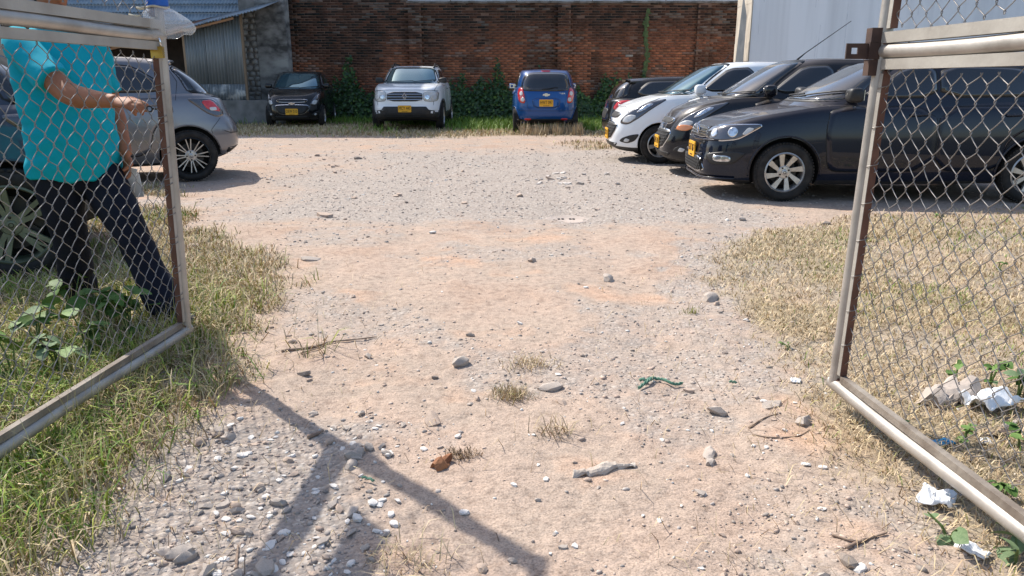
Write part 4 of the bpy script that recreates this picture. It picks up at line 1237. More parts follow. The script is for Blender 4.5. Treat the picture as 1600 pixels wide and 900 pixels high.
def back_buildings():
    wm = mat('distant_white_render', (.66, .66, .67), (.52, .51, .50), 1.5, rough=.9, stretch=(1, 1, .2))
    r = thing('white_building', 'pale rendered building just visible over the top of the brick wall', 'building', (2.2, 29.0, 0))
    MB().box((0, 0, 3.2), (12.2, 3, 6.4)).build('wall', wm, r)
    MB().box((0, -.1, 6.48), (12.6, 3.5, .16)).build('roof', mat('pale_roof', (.3, .3, .3), rough=.8), r)
    # unseen gabled house added back left, its outline shaped to shade the far yard
    hm = mat('house_render', (.42, .38, .33), (.34, .30, .26), 2, rough=.9)
    r = thing('unseen_gabled_house', 'unseen gabled house added for shade behind the tin shed and grey stone wall', 'house', (-10.5, 26.0, 0))
    MB().prism([(-6.5, 0, 0), (6.4, 0, 0), (6.4, 0, 4.0), (.4, 0, 12.9), (-.3, 0, 13.1), (-6.5, 0, 13.1)], (0, 3, 0)).build('wall', hm, r, fixn=True)
    MB().prism([(6.7, -.1, 3.75), (.4, -.1, 13.05), (.4, -.1, 13.25), (6.9, -.1, 3.75)], (0, 3.3, 0)).build('roof', mat('brown_roof_tile', (.22, .10, .06), (.3, .15, .09), 9, rough=.85), r, fixn=True)
    # white wall on the right
    Y = 18.0
    xa = X_at(1166, Y)
    m = mat('white_plaster', (.88, .88, .885), (.74, .74, .745), 1.6, rough=.85, stretch=(2.6, 2.6, .14), lo=.42, hi=.72, bump=.05, bscale=6)
    r = thing('white_wall', 'tall white plastered wall with grey streaks behind the right row of cars', 'wall', (xa + 5, Y + .6, 0))
    MB().box((0, 0, 2.9), (10, 1.16, 5.8)).build('plaster_face', m, r)
    e = MB()
    n = 14
    for k in range(n):
        z0, z1 = 5.8 * k / n, 5.8 * (k + 1) / n
        w = rng.uniform(.02, .035)
        e.box((-5 - w / 2, -.03 * 0, (z0 + z1) / 2), (w, 1.16 - rng.uniform(.0, .03), z1 - z0 - .001))
    e.build('raw_plaster_edge', mat('raw_cream_plaster', (.62, .55, .45), (.40, .35, .29), 7, rough=.95, bump=.5, bscale=18, stretch=(1, 1, .35)), r)
    s = MB()
    for k in range(12):
        x = -4.9 + abs(rng.normal(0, 1.0)) * 1.2 + (1.2 if k % 3 else 0); z = rng.uniform(1.5, 3.4); h = rng.uniform(.15, .9)
        s.box((x, -.582, z), (rng.uniform(.006, .02), .003, h))
    s.build('streak', mat('grey_streak', (.66, .67, .69), (.82, .825, .84), 9, rough=.9), r)
    # dark sheet leaning against the end of the white wall
    Yq = 17.6
    xb, xc = X_at(1139, Yq + .6), X_at(1157, Yq)
    d = thing('leaning_sheet', 'dark grey metal sheet leaning on the end of the white wall', 'metal sheet', (xb, Yq, 0))
    MB().prism([(0, .6, 0), (xc - xb + .02, .1, 0), (xc - xb + .02, .1, 2.6), (xc - xb - .02, .3, 3.05)], (.012, .02, 0)).build('sheet', mat('slate_sheet_metal', (.10, .115, .13), (.16, .17, .18), 4, rough=.6), d, fixn=True)
back_buildings()

def corrugated(w, h, pitch=.09, amp=.018, th=.004):
    """sheet in local x (width), z (height), wave along y"""
    n = int(w / pitch * 8); x = np.linspace(0, w, n + 1); y = amp * np.sin(x / pitch * 2 * np.pi)
    V = np.concatenate([np.stack([x, y + o, np.full_like(x, z)], 1) for o, z in ((0, 0), (0, h), (th, h), (th, 0))])
    k = n + 1; F = []
    for i in range(n):
        F += [(i, i + 1, k + i + 1, k + i), (2*k + i, 2*k + i + 1, 3*k + i + 1, 3*k + i), (k + i, k + i + 1, 2*k + i + 1, 2*k + i), (3*k + i, 3*k + i + 1, i + 1, i)]
    return V, F

def left_side():
    # grey stone and plaster wall between the shed and the brick wall
    Y = 24.6
    xa, xb, xm = X_at(383, Y), X_at(453, Y), X_at(408, Y)
    st = mat('mouldy_plaster', (.085, .082, .078), (.43, .42, .39), 1.9, rough=.95, bump=.7, bscale=9, c3=(.29, .28, .265), lo=.36, hi=.66, stretch=(1, 1, 1.7))
    r = thing('stone_wall', 'grey mouldy stone and plaster wall between tin shed and brick wall', 'wall', ((xa + xb) / 2, Y + .3, 0))
    ox = (xa + xb) / 2
    MB().box(((xm + xb) / 2 - ox, 0, 2.5), (xb - xm, .5, 5.0)).build('plaster_face', st, r)
    bed = mat('dark_joint', (.17, .155, .14), (.26, .24, .22), 6, rough=.95)
    MB().box(((xa + xm) / 2 - ox, .04, 2.5), (xm - xa, .5, 5.0)).build('mortar_bed', bed, r)
    sm = mat('field_stone', (.20, .185, .17), (.40, .38, .35), 3, rough=.95, bump=.5, bscale=22)
    rg = np.random.default_rng(5)
    z = .6
    while z < 3.2:
        hh = rg.uniform(.10, .20); x = xa
        while x < xm - .05:
            w = min(rg.uniform(.14, .32), xm - x)
            mb = MB(); P = ico_pts(rg, 1)
            V = np.sign(P[0]) * np.abs(P[0]) ** .75 * np.array([w * .5, .05, hh * .5]) * 1.1
            me = MB().add(V, P[1]).mesh('stone', smooth=True)
            o = link('stone', me, sm, r); o.location = (x + w / 2 - ox, -.20, z + hh / 2)
            x += w + .015
        z += hh + .012
    # low concrete ledge under the shed
    ld = thing('concrete_ledge', 'low grey concrete ledge under the tin shed', 'ledge', (X_at(350, 23.2), 23.3, 0))
    MB().box((-2.2, 0, .34), (8.2, 1.0, .68)).build('concrete', mat('stained_concrete', (.13, .13, .12), (.24, .23, .22), 3, rough=.95, bump=.4, bscale=12), ld)
    # tin shed
    Ys = 23.0
    x0, x1, xd = X_at(297, Ys), X_at(386, Ys), X_at(262, Ys)
    sh = thing('tin_shed', 'rusty corrugated tin shed with grey wall sheets and dark doorway', 'shed', ((x0 + x1) / 2, Ys, .68))
    ox = (x0 + x1) / 2
    tin = mat('grey_galvanised_sheet', (.20, .225, .235), (.30, .32, .325), 2.2, rough=.55, metal=.35, stretch=(1, 1, .25))
    tin2 = mat('peeling_galvanised_sheet', (.19, .21, .22), (.55, .55, .53), 3, rough=.6, metal=.2, lo=.5, hi=.6)
    n = 3; w = (x1 - x0) / n
    for k in range(n):
        top = 1.98 + (k + .5) / n * .42
        V, F = corrugated(w + .03, top - .45); V = V + np.array([x0 - ox + k * w, -.004 * k, .45])
        MB().add(V, F).build('wall_sheet', tin, sh, smooth=True)
        V, F = corrugated(w + .03, .45); V = V + np.array([x0 - ox + k * w, -.006 - .004 * k, .0])
        MB().add(V, F).build('wall_sheet', tin2 if k else tin, sh, smooth=True)
    wood = mat('grey_timber', (.20, .14, .09), (.34, .25, .17), 6, rough=.9, stretch=(1, 1, .15))
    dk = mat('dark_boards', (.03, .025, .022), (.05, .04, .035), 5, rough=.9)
    MB().box((x0 - ox - .03, .05, 1.0), (.07, .09, 2.0)).build('post', wood, sh)
    MB().box((x1 - ox + .02, .0, 1.2), (.06, .09, 2.4)).build('post', wood, sh)
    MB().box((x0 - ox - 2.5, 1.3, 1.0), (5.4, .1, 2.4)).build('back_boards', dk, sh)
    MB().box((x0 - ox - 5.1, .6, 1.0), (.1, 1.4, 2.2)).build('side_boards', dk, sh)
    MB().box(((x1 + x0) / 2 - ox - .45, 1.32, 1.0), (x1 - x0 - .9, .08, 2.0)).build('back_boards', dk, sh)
    # roof: sheets laid front to back, falling to the left
    blue = mat('blue_grey_roof_sheet', (.30, .345, .38), (.38, .41, .43), 2, rough=.5, metal=.3)
    rust = mat('rusty_roof_sheet', (.24, .085, .045), (.38, .20, .13), 3.5, rough=.85, bump=.15)
    bl2 = mat('faded_blue_roof_sheet', (.24, .31, .37), (.34, .39, .43), 2.5, rough=.55, metal=.2)
    za = lambda x: 1.90 + (x - x0) / (x1 + .5 - x0) * .50
    edges = [x0 - 4.6, x0 - 3.8, x0 - 3.0, x0 - 2.2, x0 - 1.4, x0 - .7, x0 + .15, x0 + .75, x1 + .6]
    for k in range(len(edges) - 1):
        a, b_ = edges[k], edges[k + 1]
        V, F = corrugated(b_ - a + .06, 2.3)
        z = np.where(True, za(V[:, 0] + a), 0)
        P = np.stack([V[:, 0] + a - ox, -.42 + V[:, 2], z + V[:, 1] + V[:, 2] * .20 + .03 + .006 * (k % 2)], 1)
        MB().add(P, F).build('roof_sheet', rust if k < 6 else blue, sh, smooth=True)
    MB().box(((x0 - 4.6 + x1) / 2 - ox, -.32, (za(x0 - 4.6) + za(x1)) / 2 - .02), (x1 - x0 + 4.6, .05, .06), Matrix.Rotation(-math.atan((za(x1) - za(x0 - 4.6)) / (x1 - x0 + 4.6)), 3, 'Y')).build('eave_batten', mat('orange_timber', (.38, .20, .10), (.28, .17, .10), 8, rough=.85), sh)
    # a second roof behind it
    r2 = thing('back_roof', 'faded blue corrugated roof rising behind the tin shed', 'roof', (X_at(300, 26.0), 26.0, 2.55))
    for c_ in range(4):
        for k in range(7):
            V, F = corrugated(1.22, .62, .11, .014)
            P = np.stack([V[:, 0] - 5.6 + k * 1.2, V[:, 2] * .36 + c_ * .2 - 1.0, .22 + V[:, 2] * .42 + V[:, 1] + .003 * k + c_ * .265], 1)
            MB().add(P, F).build('roof_sheet', bl2, r2, smooth=True)
        MB().box((-1.4, c_ * .2 - 1.012, .185 + c_ * .265), (8.4, .02, .05)).build('batten', tin, r2)

_ico = {}
def ico_pts(rg, sub=1, jit=.18):
    if sub not in _ico:
        b = bmesh.new(); bmesh.ops.create_icosphere(b, subdivisions=sub, radius=1)
        _ico[sub] = (np.array([v.co[:] for v in b.verts]), [[v.index for v in f.verts] for f in b.faces]); b.free()
    V, F = _ico[sub]
    return V * (1 + rg.normal(0, jit, (len(V), 1))) + rg.normal(0, jit * .35, V.shape), F
left_side()
# ------------------------------------------------------------------ gate leaves
galv = mat('weathered_steel', (.30, .27, .235), (.50, .46, .41), 7, rough=.48, metal=.45, bump=.06, bscale=60, c3=(.41, .375, .335), lo=.3, hi=.7)
galv2 = mat('dull_painted_steel', (.33, .30, .26), (.44, .41, .36), 6, rough=.6, metal=.25, bump=.08, bscale=50)
dirty = mat('dirt_caked_steel', (.17, .135, .105), (.30, .26, .215), 9, rough=.85, bump=.2, bscale=60)
rust = mat('rusty_brown_steel', (.10, .045, .03), (.18, .085, .055), 9, rough=.85, bump=.2)
darkrust = mat('dark_rusty_plate', (.045, .026, .022), (.09, .05, .035), 12, rough=.7)
wire = mat('galvanised_wire', (.17, .155, .145), (.30, .28, .265), 30, rough=.5, metal=.5)

def gate(name, label, c, far, length, zb, zm, ztop, lean, side, drive):
    """c: foot of the free corner; far: unit vector from the free corner back to the hinge; side: +1 when the inner face looks towards +X"""
    root = thing(name, label, 'gate', (c[0], c[1], 0))
    f = np.array([far[0], far[1], 0.0]); up = np.array([lean, 0, 1.0])
    P = lambda s, z, o=0.0: f * s + up * z + np.array([-far[1], far[0], 0]) * o
    r = .024
    def bar(name, a, b, w, m, rot=0.785):
        mb = MB(); mb.tube([a, b], w / 2 * 1.414, 4, flat=1.0)
        # turn the square so that its faces lie with the leaf
        o = mb.build(name, m, root); return o
    def sq(name, s0, z0, s1, z1, w, m, o=0.0):
        a, b = P(s0, z0, o), P(s1, z1, o); d = b - a; d /= np.linalg.norm(d)
        n = np.array([-far[1], far[0], 0.0]); e = np.cross(d, n); n2 = np.cross(e, d)
        V = []
        for q in (a, b):
            for i, j in ((-1, -1), (1, -1), (1, 1), (-1, 1)): V.append(q + n2 * i * w / 2 + e * j * w / 2)
        return MB().add(V, [(0, 1, 2, 3), (7, 6, 5, 4), (0, 4, 5, 1), (1, 5, 6, 2), (2, 6, 7, 3), (3, 7, 4, 0)]).build(name, m, root, fixn=True)
    def pipe(name, s0, z0, s1, z1, m=galv, rr=r):
        n = 14
        path = [P(s0 + (s1 - s0) * t, z0 + (z1 - z0) * t + .004 * math.sin(t * 9 + zm * 7)) for t in np.linspace(0, 1, n)]
        return MB().tube(path, rr, 16).build(name, m, root, angle=40)
    # outer frame of round pipe, then inner square tube beside it, then the three rails at mid height
    pipe('frame_pipe', 0, zb - r * .2, 0, ztop); pipe('frame_pipe', -r, zb, length, zb); pipe('frame_pipe', length, zb, length, ztop); pipe('frame_pipe', -r, ztop, length, ztop)
    w = .024; q = r + w / 2 + .002
    sq('inner_frame_tube', q, zb + q + w / 2, q, zm - .072, w, [rust, galv2][0]); sq('inner_frame_tube', q + w / 2, zb + q, length - q, zb + q, w, dirty)
    sq('inner_frame_tube', q, zm + .072, q, ztop - q, w, rust)
    face = MB()
    # pale outer face of the inner upright: the paint survives on this side only
    n_ = np.array([-far[1], far[0], 0.0]) * drive
    for z0, z1 in ((zb + q + w / 2, zm - .072), (zm + .072, ztop - q)):
        a, b = P(q, z0) + n_ * (w / 2 + .0004), P(q, z1) + n_ * (w / 2 + .0004)
        V = [a - f * w * .46, a + f * w * .40, b + f * w * .40, b - f * w * .46]
        face.prism(V, n_ * .0012)
    face.build('painted_face', galv2, root, fixn=True)
    sq('mid_rail', 0.01, zm + .043, length, zm + .043, .035, galv2); pipe('mid_pipe', -.012, zm, length, zm, galv); sq('mid_rail', .03, zm - .042, length, zm - .042, .033, galv2)
    # weld beads
    wb = MB()
    for s, z in ((0.02, zb + .02), (q, zb + q + .02), (.018, zm), (.02, zm + .03), (q, zm - .07)):
        V, F = ico_pts(np.random.default_rng(4), 1, .15); wb.add(V * .014 + P(s, z, -.02 * side * 0), F)
    wb.build('weld_bead', rust, root, smooth=True)
    # chain link: flattened spirals, each hooked into the next
    def panel(s0, s1, z0, z1, seed, hole=None):
        rg = np.random.default_rng(seed)
        c_ = .0395; hz = .0405
        nz = int((z1 - z0) / hz); nw = int((s1 - s0) / c_)
        mb = MB()
        nodes = {}
        def jit(i, k):
            if (i, k) not in nodes:
                j = rg.normal(0, .0032, 2)
                if 0 < i < nw and 0 < k < nz: j = j * 1.0
                j = j + np.array([.010 * math.sin(k * .33 + seed), .012 * math.sin(i * .29 + seed * 2)])
                if hole is not None:
                    d = math.hypot(i - hole[0], k - hole[1])
                    if d < 4: j = j + np.array([.018, -.030]) * (1 - d / 4)
                nodes[i, k] = j
            return nodes[i, k]
        for i in range(nw):
            pts = []
            for k in range(nz + 1):
                right = (k + i) % 2
                col = i + right
                j = jit(col, k)
                s = s0 + col * c_ + (0.0025 if right else -.0025) + j[0]; z = z1 - k * hz + j[1]
                o = .004 if right else -.004
                pts.append(P(s, z + hz * .10, o * .3)); pts.append(P(s, z - hz * .10, -o * .3))
            p = np.array(pts)
            # straight bow between bends with a slight belly out of the plane
            out = []
            nn = np.array([-far[1], far[0], 0.0])
            for a in range(len(p) - 1):
                out.append(p[a])
                if a % 2 == 1:
                    sg = 1 if ((a // 2 + i) % 2) else -1
                    out.append((p[a] + p[a + 1]) / 2 + nn * .0012 * sg)
            out.append(p[-1])
            mb.tube(out, .00155, 5, caps=False)
        return mb.build('chain_link_mesh', wire, root, smooth=True)
    ti = q + w / 2
    panel(ti, length - ti, zb + q + w / 2, zm - .066, 3 + int(side), hole=(21, 3) if side > 0 else None)
    panel(ti, length - ti, zm + .068, ztop - q - w / 2, 13 + int(side))
    # tie wires
    for k in range(9):
        tw = MB()
        z = zb + .15 + k * .13
        a = np.linspace(0, 2 * np.pi * 1.6, 14)
        tw.tube([P(q + (w / 2 + .006) * math.cos(t), z + .004 * t, (w / 2 + .006) * math.sin(t)) for t in a], .0016, 4)
        tw.build('tie_wire', wire, root)
    return root, P

def unit(v): v = np.asarray(v, float); return v / np.linalg.norm(v)
cl, cl2 = G(290, 515, .10), G(0, 702, .10)
gl, PL = gate('mesh_gate', 'left chain link gate leaf of pipe and square tube beside the man', cl, unit((cl2 - cl)[:2]), 1.72, .10, 1.385, 2.40, .026, -1, 1)
cr, cr2 = G(1304, 600, .10), G(1600, 834, .10)
gr_, PR = gate('mesh_gate', 'right chain link gate leaf with dark hasp plate, in front of the dark blue car', cr, unit((cr2 - cr)[:2]), 1.70, .10, 1.298, 2.35, .022, 1, -1)

# hasp plate on the right leaf: a cross of flat iron with a slotted tongue
def hasp():
    o = cr + np.array([0, 0, 0]) * 0
    up = np.array([.022, 0, 1.0])
    base = np.array([cr[0], cr[1], 0]) + up * 1.298
    mb = MB()
    mb.box(base + np.array([-.028, .004, .052]), (.044, .042, .046)); mb.box(base + np.array([-.030, .004, -.052]), (.036, .040, .052)); mb.box(base + np.array([-.027, .004, .002]), (.050, .044, .053))
    # tongue with a square hole, standing out into the opening
    x0, x1, z0, z1 = -.125, -.045, -.024, .026
    hx0, hx1, hz0, hz1 = -.108, -.086, -.008, .012
    for a, b, c_, d in ((x0, hx0, z0, z1), (hx1, x1, z0, z1), (hx0, hx1, z0, hz0), (hx0, hx1, hz1, z1)):
        mb.box(base + np.array([(a + b) / 2, -.004, (c_ + d) / 2]), (b - a, .008, d - c_))
    h = mb.build('hasp_plate', darkrust, gr_); 
    h.location = -Vector(gr_.location)
    return h
hasp()

# brass padlock on the left leaf, and the cut water bottle that keeps the rain off it
def padlock():
    b = np.array([cl[0], cl[1], 0]) + np.array([.026, 0, 1.0]) * 1.335 + np.array([.006, -.050, -.018])
    t = thing('padlock', 'small brass padlock hanging on the left gate leaf under the cut bottle', 'padlock', b)
    brass = mat('worn_brass', (.42, .26, .05), (.55, .38, .10), 25, rough=.35, metal=.85)
    mb = MB(); mb.box((0, 0, 0), (.048, .020, .046)); 
    for k in range(5): mb.box((.0252, 0, -.018 + k * .009), (.003, .018, .004))
    mb.build('lock_body', brass, t)
    a = np.linspace(0, np.pi, 14)
    MB().tube([(.016, 0, .018)] + [(.016 * math.cos(x), 0, .042 + .018 * math.sin(x)) for x in a] + [(-.016, 0, .018)], .0045, 8).build('shackle', M['chrome'], t, smooth=True)
padlock()

def bottle():
    up = np.array([.026, 0, 1.0])
    b = np.array([cl[0], cl[1], 0]) + up * 1.392 + np.array([.018, -.03, 0])
    t = thing('cut_bottle', 'clear cut plastic bottle with blue neck capping the left gate post', 'bottle', b)
    pet = mat('clear_plastic', (.80, .82, .84), rough=.10, alpha=.17, spec=.7, bump=.25, bscale=24)
    n, k = 40, 15
    prof = [(.036, .122), (.038, .104), (.050, .096), (.066, .082), (.078, .064), (.086, .043), (.090, .022), (.090, .006), (.082, -.008)]
    prof = np.array(prof); s = np.linspace(0, len(prof) - 1, k); pr = np.stack([pchip(np.arange(len(prof)), prof[:, c], s) for c in (0, 1)], 1)
    a = np.linspace(0, 2 * np.pi, n, endpoint=False)
    mb = MB()
    for off, inner in ((0, 0), (-.0016, 1)):
        V = []
        for r_, z in pr:
            sk = sstep(.11, .0, z)
            rr = (r_ + off) * (1 + .05 * np.sin(a * 5) * sk + .22 * sk * np.cos(a))
            V.append(np.stack([rr * np.cos(a) + .030 * sk, rr * np.sin(a) * .92, np.full(n, z) + .018 * sk * (np.cos(a) - .3) + .004 * np.sin(a * 7) * sk], 1))
        F = [(i * n + j, i * n + (j + 1) % n, (i + 1) * n + (j + 1) % n, (i + 1) * n + j) for i in range(k - 1) for j in range(n)]
        mb.add(np.concatenate(V), F if not inner else [f[::-1] for f in F])
    m = n * k
    mb.f += [[(k - 1) * n + j, (k - 1) * n + (j + 1) % n, m + (k - 1) * n + (j + 1) % n, m + (k - 1) * n + j] for j in range(n)]; mb.m += [0] * n
    o = mb.build('bell', pet, t, smooth=True)
    blue = mat('blue_plastic_tape', (.01, .09, .42), (.015, .13, .52), 20, rough=.35)
    MB().lathe([(.041, .104), (.043, .108), (.042, .135), (.044, .15), (.042, .205), (.030, .21)], 28).build('neck_tape', blue, t, smooth=True)
    cream = mat('cream_cord', (.62, .55, .42), (.5, .42, .3), 40, rough=.9)
    a = np.linspace(0, 2 * np.pi, 24)
    MB().tube([(.043 * math.cos(x), .043 * math.sin(x), .101 + .003 * math.sin(3 * x)) for x in a], .004, 6).tube([(-.04, -.01, .101), (-.062, -.02, .095), (-.078, -.02, .099)], [.006, .007, .004], 6).tube([(-.05, -.04, .067), (-.08, -.05, .064), (-.098, -.05, .070)], [.003, .006, .004], 6).build('cord', cream, t, smooth=True)
bottle()

# plate added on the left leaf above the frame to throw the broad shadow
def shadow_plate():
    b = PL(.67, 1.73) + np.array([cl[0], cl[1], 0])
    f = unit((cl2 - cl)[:2])
    t = thing('shadow_plate', 'unseen shadow casting tin plate added to the upper mesh of the left gate leaf', 'metal plate', b, math.atan2(f[1], f[0]))
    MB().box((0, -.012, 0), (.84, .004, .20)).build('sheet', galv2, t)
    tw = MB()
    for x in (-.38, .38):
        for z in (-.05, .05): tw.tube([(x, -.018, z), (x + .02, 0, z), (x, .012, z + .01)], .002, 4)
    tw.build('tie_wire', wire, t)
shadow_plate()

# ------------------------------------------------------------------ the man behind the left leaf
def ell_loft(mb, path, ra, rb, fwd, n=24, sub=4):
    """tube of elliptical sections: ra across, rb along fwd"""
    path = np.array(path, float); k = np.arange(len(path)); kk = np.linspace(0, len(path) - 1, (len(path) - 1) * sub + 1)
    P = np.stack([pchip(k, path[:, c], kk) for c in range(3)], 1)
    A = pchip(k, ra, kk); B = pchip(k, rb, kk)
    tan = np.gradient(P, axis=0); tan /= np.linalg.norm(tan, axis=1, keepdims=True)
    a = np.linspace(0, 2 * np.pi, n, endpoint=False); V = []
    for i in range(len(P)):
        f = np.array(fwd, float); f = f - tan[i] * f.dot(tan[i]); f /= np.linalg.norm(f)
        r_ = np.cross(tan[i], f)
        V.append(P[i] + A[i] * np.cos(a)[:, None] * r_ + B[i] * np.sin(a)[:, None] * f)
    m = len(P)
    F = [(i * n + j, i * n + (j + 1) % n, (i + 1) * n + (j + 1) % n, (i + 1) * n + j) for i in range(m - 1) for j in range(n)] + [tuple(range(n - 1, -1, -1)), tuple((m - 1) * n + j for j in range(n))]
    mb.add(np.concatenate(V), F)

def man():
    C = np.array([-2.265, 3.95, 0.0])
    F_ = unit((.84, -.54, 0)); Rt = np.array([F_[1], -F_[0], 0]); Lf = -Rt; U = np.array([0, 0, 1.0])
    W = lambda f, l, z: C + F_ * f + Lf * l + U * z
    root = thing('person', 'man in turquoise polo shirt and dark trousers reaching for the left gate', 'person', C)
    skin = mat('tanned_skin', (.36, .155, .085), (.29, .115, .06), 9, rough=.6, bump=.06, bscale=120, spec=.22)
    # ---- skin: head, neck, arms and hands as one surface
    b = MB()
    sh_r, sh_l = W(.02, -.19, 1.385), W(.0, .19, 1.385)
    el_r = np.array([-2.02, 3.60, 1.135]); wr_r = np.array([-1.76, 3.485, 1.115])
    el_l = W(-.02, .265, 1.06); wr_l = np.array([-2.02, 4.03, .835])
    hc = W(.05, .0, 1.655); hd = unit(F_ * .93 + Lf * -.1 - U * .22)
    # head: skull and jaw by stacked sections
    ell_loft(b, [W(.0, 0, 1.42), W(.01, 0, 1.49), W(.02, 0, 1.555)], [.066, .058, .058], [.066, .06, .06], F_)
    hp = [(.075, 1.532, .030, .035), (.062, 1.552, .050, .062), (.050, 1.585, .061, .083), (.040, 1.625, .070, .096), (.028, 1.675, .075, .101), (.022, 1.715, .074, .099), (.018, 1.745, .062, .084), (.015, 1.768, .030, .042)]
    ell_loft(b, [W(q[0], 0, q[1]) for q in hp], [q[2] for q in hp], [q[3] for q in hp], F_, 32)
    for s in (-1, 1):   # ears, brow, cheek
        V, Fc = ico_pts(np.random.default_rng(1), 2, 0.0); b.add(V * np.array([.02, .02, .032]) + W(.01, s * .076, 1.645), Fc)
        b.add(V * np.array([.018, .018, .010]) + W(.118, s * .030, 1.678), Fc)
        b.add(V * np.array([.022, .022, .02]) + W(.095, s * .036, 1.622), Fc)
    b.tube([W(.118, 0, 1.672), W(.133, 0, 1.648), W(.150, 0, 1.622)], [.009, .012, .016], 10)
    V, Fc = ico_pts(np.random.default_rng(1), 2, 0.0)
    b.add(V * np.array([.022, .022, .009]) + W(.118, 0, 1.590), Fc); b.add(V * np.array([.020, .020, .009]) + W(.116, 0, 1.578), Fc); b.add(V * np.array([.02, .02, .016]) + W(.105, 0, 1.548), Fc)
    def arm(sh, el, wr):
        d = unit(wr - el)
        ell_loft(b, [sh, sh * .5 + el * .5, el * .93 + sh * .07, el * .8 + wr * .2, el * .45 + wr * .55, wr], [.060, .058, .053, .054, .044, .032], [.060, .056, .052, .050, .039, .029], U if abs(d[2]) < .8 else F_)
    arm(sh_r, el_r, wr_r); arm(sh_l, el_l, wr_l)
    def hand(wr, d, palm, thumb_side, fingers, tdir):
        """d: direction of the hand; palm: unit normal out of the palm; thumb_side: unit towards the thumb"""
        d, palm, ts = unit(d), unit(palm), unit(thumb_side)
        ell_loft(b, [wr - d * .02, wr + d * .02, wr + d * .055, wr + d * .088], [.027, .036, .042, .038], [.020, .018, .016, .012], palm)
        for i, (off, ln, curl) in enumerate(fingers):
            base = wr + d * (.082 - abs(off) * .15) + ts * off
            segs = [ln * .45, ln * .32, ln * .23]; p = [base]; a = curl[0]
            for q in range(3):
                dirv = d * math.cos(a) + palm * math.sin(a); p.append(p[-1] + dirv * segs[q]); a += curl[min(q + 1, 2)]
            b.tube(p, [.0105, .0098, .0088, .0068], 10)
        p0 = wr + d * .022 + ts * .028
        b.tube([p0, p0 + unit(ts * .75 + d * .6 + palm * .25) * .035, p0 + unit(ts * .75 + d * .6 + palm * .25) * .035 + unit(tdir) * .032, p0 + unit(ts * .75 + d * .6 + palm * .25) * .035 + unit(tdir) * .055], [.014, .0125, .0105, .0075], 10)
    dR = unit(np.array([-1.60, 3.43, 1.10]) - wr_r)
    palmR = unit(np.array([0.25, .35, -1.0])); tsR = unit(np.cross(palmR, dR)); 
    if tsR[1] < 0: tsR = -tsR
    hand(wr_r, dR, palmR, tsR, [(.030, .072, (.10, .25, .25)), (.010, .080, (.20, .4, .35)), (-.010, .075, (.35, .5, .45)), (-.029, .060, (.5, .6, .5))], dR * .9 + palmR * .3)
    dL = unit(np.array([-.02, -.02, -1.0])); palmL = unit(-Lf + F_ * -.2); tsL = unit(F_ + np.array([0, 0, -.1]))
    hand(wr_l, dL, palmL, tsL, [(.030, .070, (.35, .6, .5)), (.010, .078, (.5, .7, .6)), (-.010, .073, (.6, .75, .6)), (-.029, .058, (.7, .8, .6))], dL * .6 + palmL * .8)
    me = voxel(b, .0052, 3, .5)
    o = link('body', me, skin, root); o.location = -Vector(root.location)
    # eyes and brows
    e = MB()
    for s in (-1, 1):
        V, Fc = ico_pts(np.random.default_rng(1), 2, 0.0); e.add(V * .0115 + W(.113, s * .031, 1.660), Fc)
        e.add(V * .0055 + W(.1215, s * .031, 1.660), Fc, 1)
        e.tube([W(.118, s * .012, 1.690), W(.119, s * .032, 1.696), W(.108, s * .052, 1.690)], [.004, .005, .003], 6, mi=2)
    hairm = mat('black_hair', (.012, .010, .009), (.03, .025, .022), 60, rough=.55, bump=.4, bscale=150)
    o = e.build('eyes', [mat('eye_white', (.75, .72, .68), rough=.2), mat('dark_iris', (.03, .015, .01), rough=.1), hairm], root, smooth=True); o.location = -Vector(root.location)
    h = MB()
    hp2 = [(-.035, 1.58, .060, .050), (-.025, 1.63, .077, .075), (-.012, 1.68, .082, .088), (.0, 1.72, .081, .098), (.012, 1.755, .070, .092), (.012, 1.782, .034, .046)]
    ell_loft(h, [W(q[0], 0, q[1]) for q in hp2], [q[2] for q in hp2], [q[3] for q in hp2], F_, 28)
    o = link('hair', voxel(h, .008, 2), hairm, root); o.location = -Vector(root.location)
    # ---- polo shirt
    t = MB()
    tp = [(.02, .738, .205, .150), (.03, .80, .206, .158), (.045, .92, .206, .172), (.045, 1.05, .204, .170), (.03, 1.18, .206, .150), (.01, 1.30, .205, .128), (.0, 1.38, .180, .105), (.0, 1.43, .115, .085), (.0, 1.46, .075, .075)]
    ell_loft(t, [W(q[0], 0, q[1]) for q in tp], [q[2] * 1.09 for q in tp], [q[3] * 1.06 for q in tp], F_, 48)
    # sleeves
    for sh, el in ((sh_r, el_r), (sh_l, el_l)):
        d = el - sh
        ell_loft(t, [sh - unit(d) * .03 + (C - sh) * np.array([.18, .18, 0]), sh + d * .15, sh + d * .45, sh + d * .72], [.070, .082, .078, .082], [.066, .076, .070, .074], F_)
    me = voxel(t, .009, 5, .5)
    V = np.array([v.co[:] for v in me.vertices]); N = np.array([v.normal[:] for v in me.vertices])
    # cloth folds: drawn towards the reaching arm, slack above the hem
    l = (V - C) @ Lf; z = V[:, 2]; fw = (V - C) @ F_
    fold = (fbm(z * 9 + l * 10, l * 6 - z * 3, 71, 3) - .5) * .030 + (fbm(z * 22 - l * 16, l * 8, 72, 2) - .5) * .014
    lowm = sstep(1.42, 1.2, z)
    V = V + N * (fold * lowm)[:, None]
    hemf = sstep(.84, .75, z); V = V + N * (.010 * np.sin(np.arctan2(l, fw) * 7) * hemf)[:, None]
    me.vertices.foreach_set('co', V.astype(np.float32).ravel()); me.update()
    cloth = mat('turquoise_pique', (.003, .32, .41), (.004, .36, .45), 3, rough=.85, spec=.2)
    o = link('polo_shirt', me, cloth, root); o.location = -Vector(root.location)
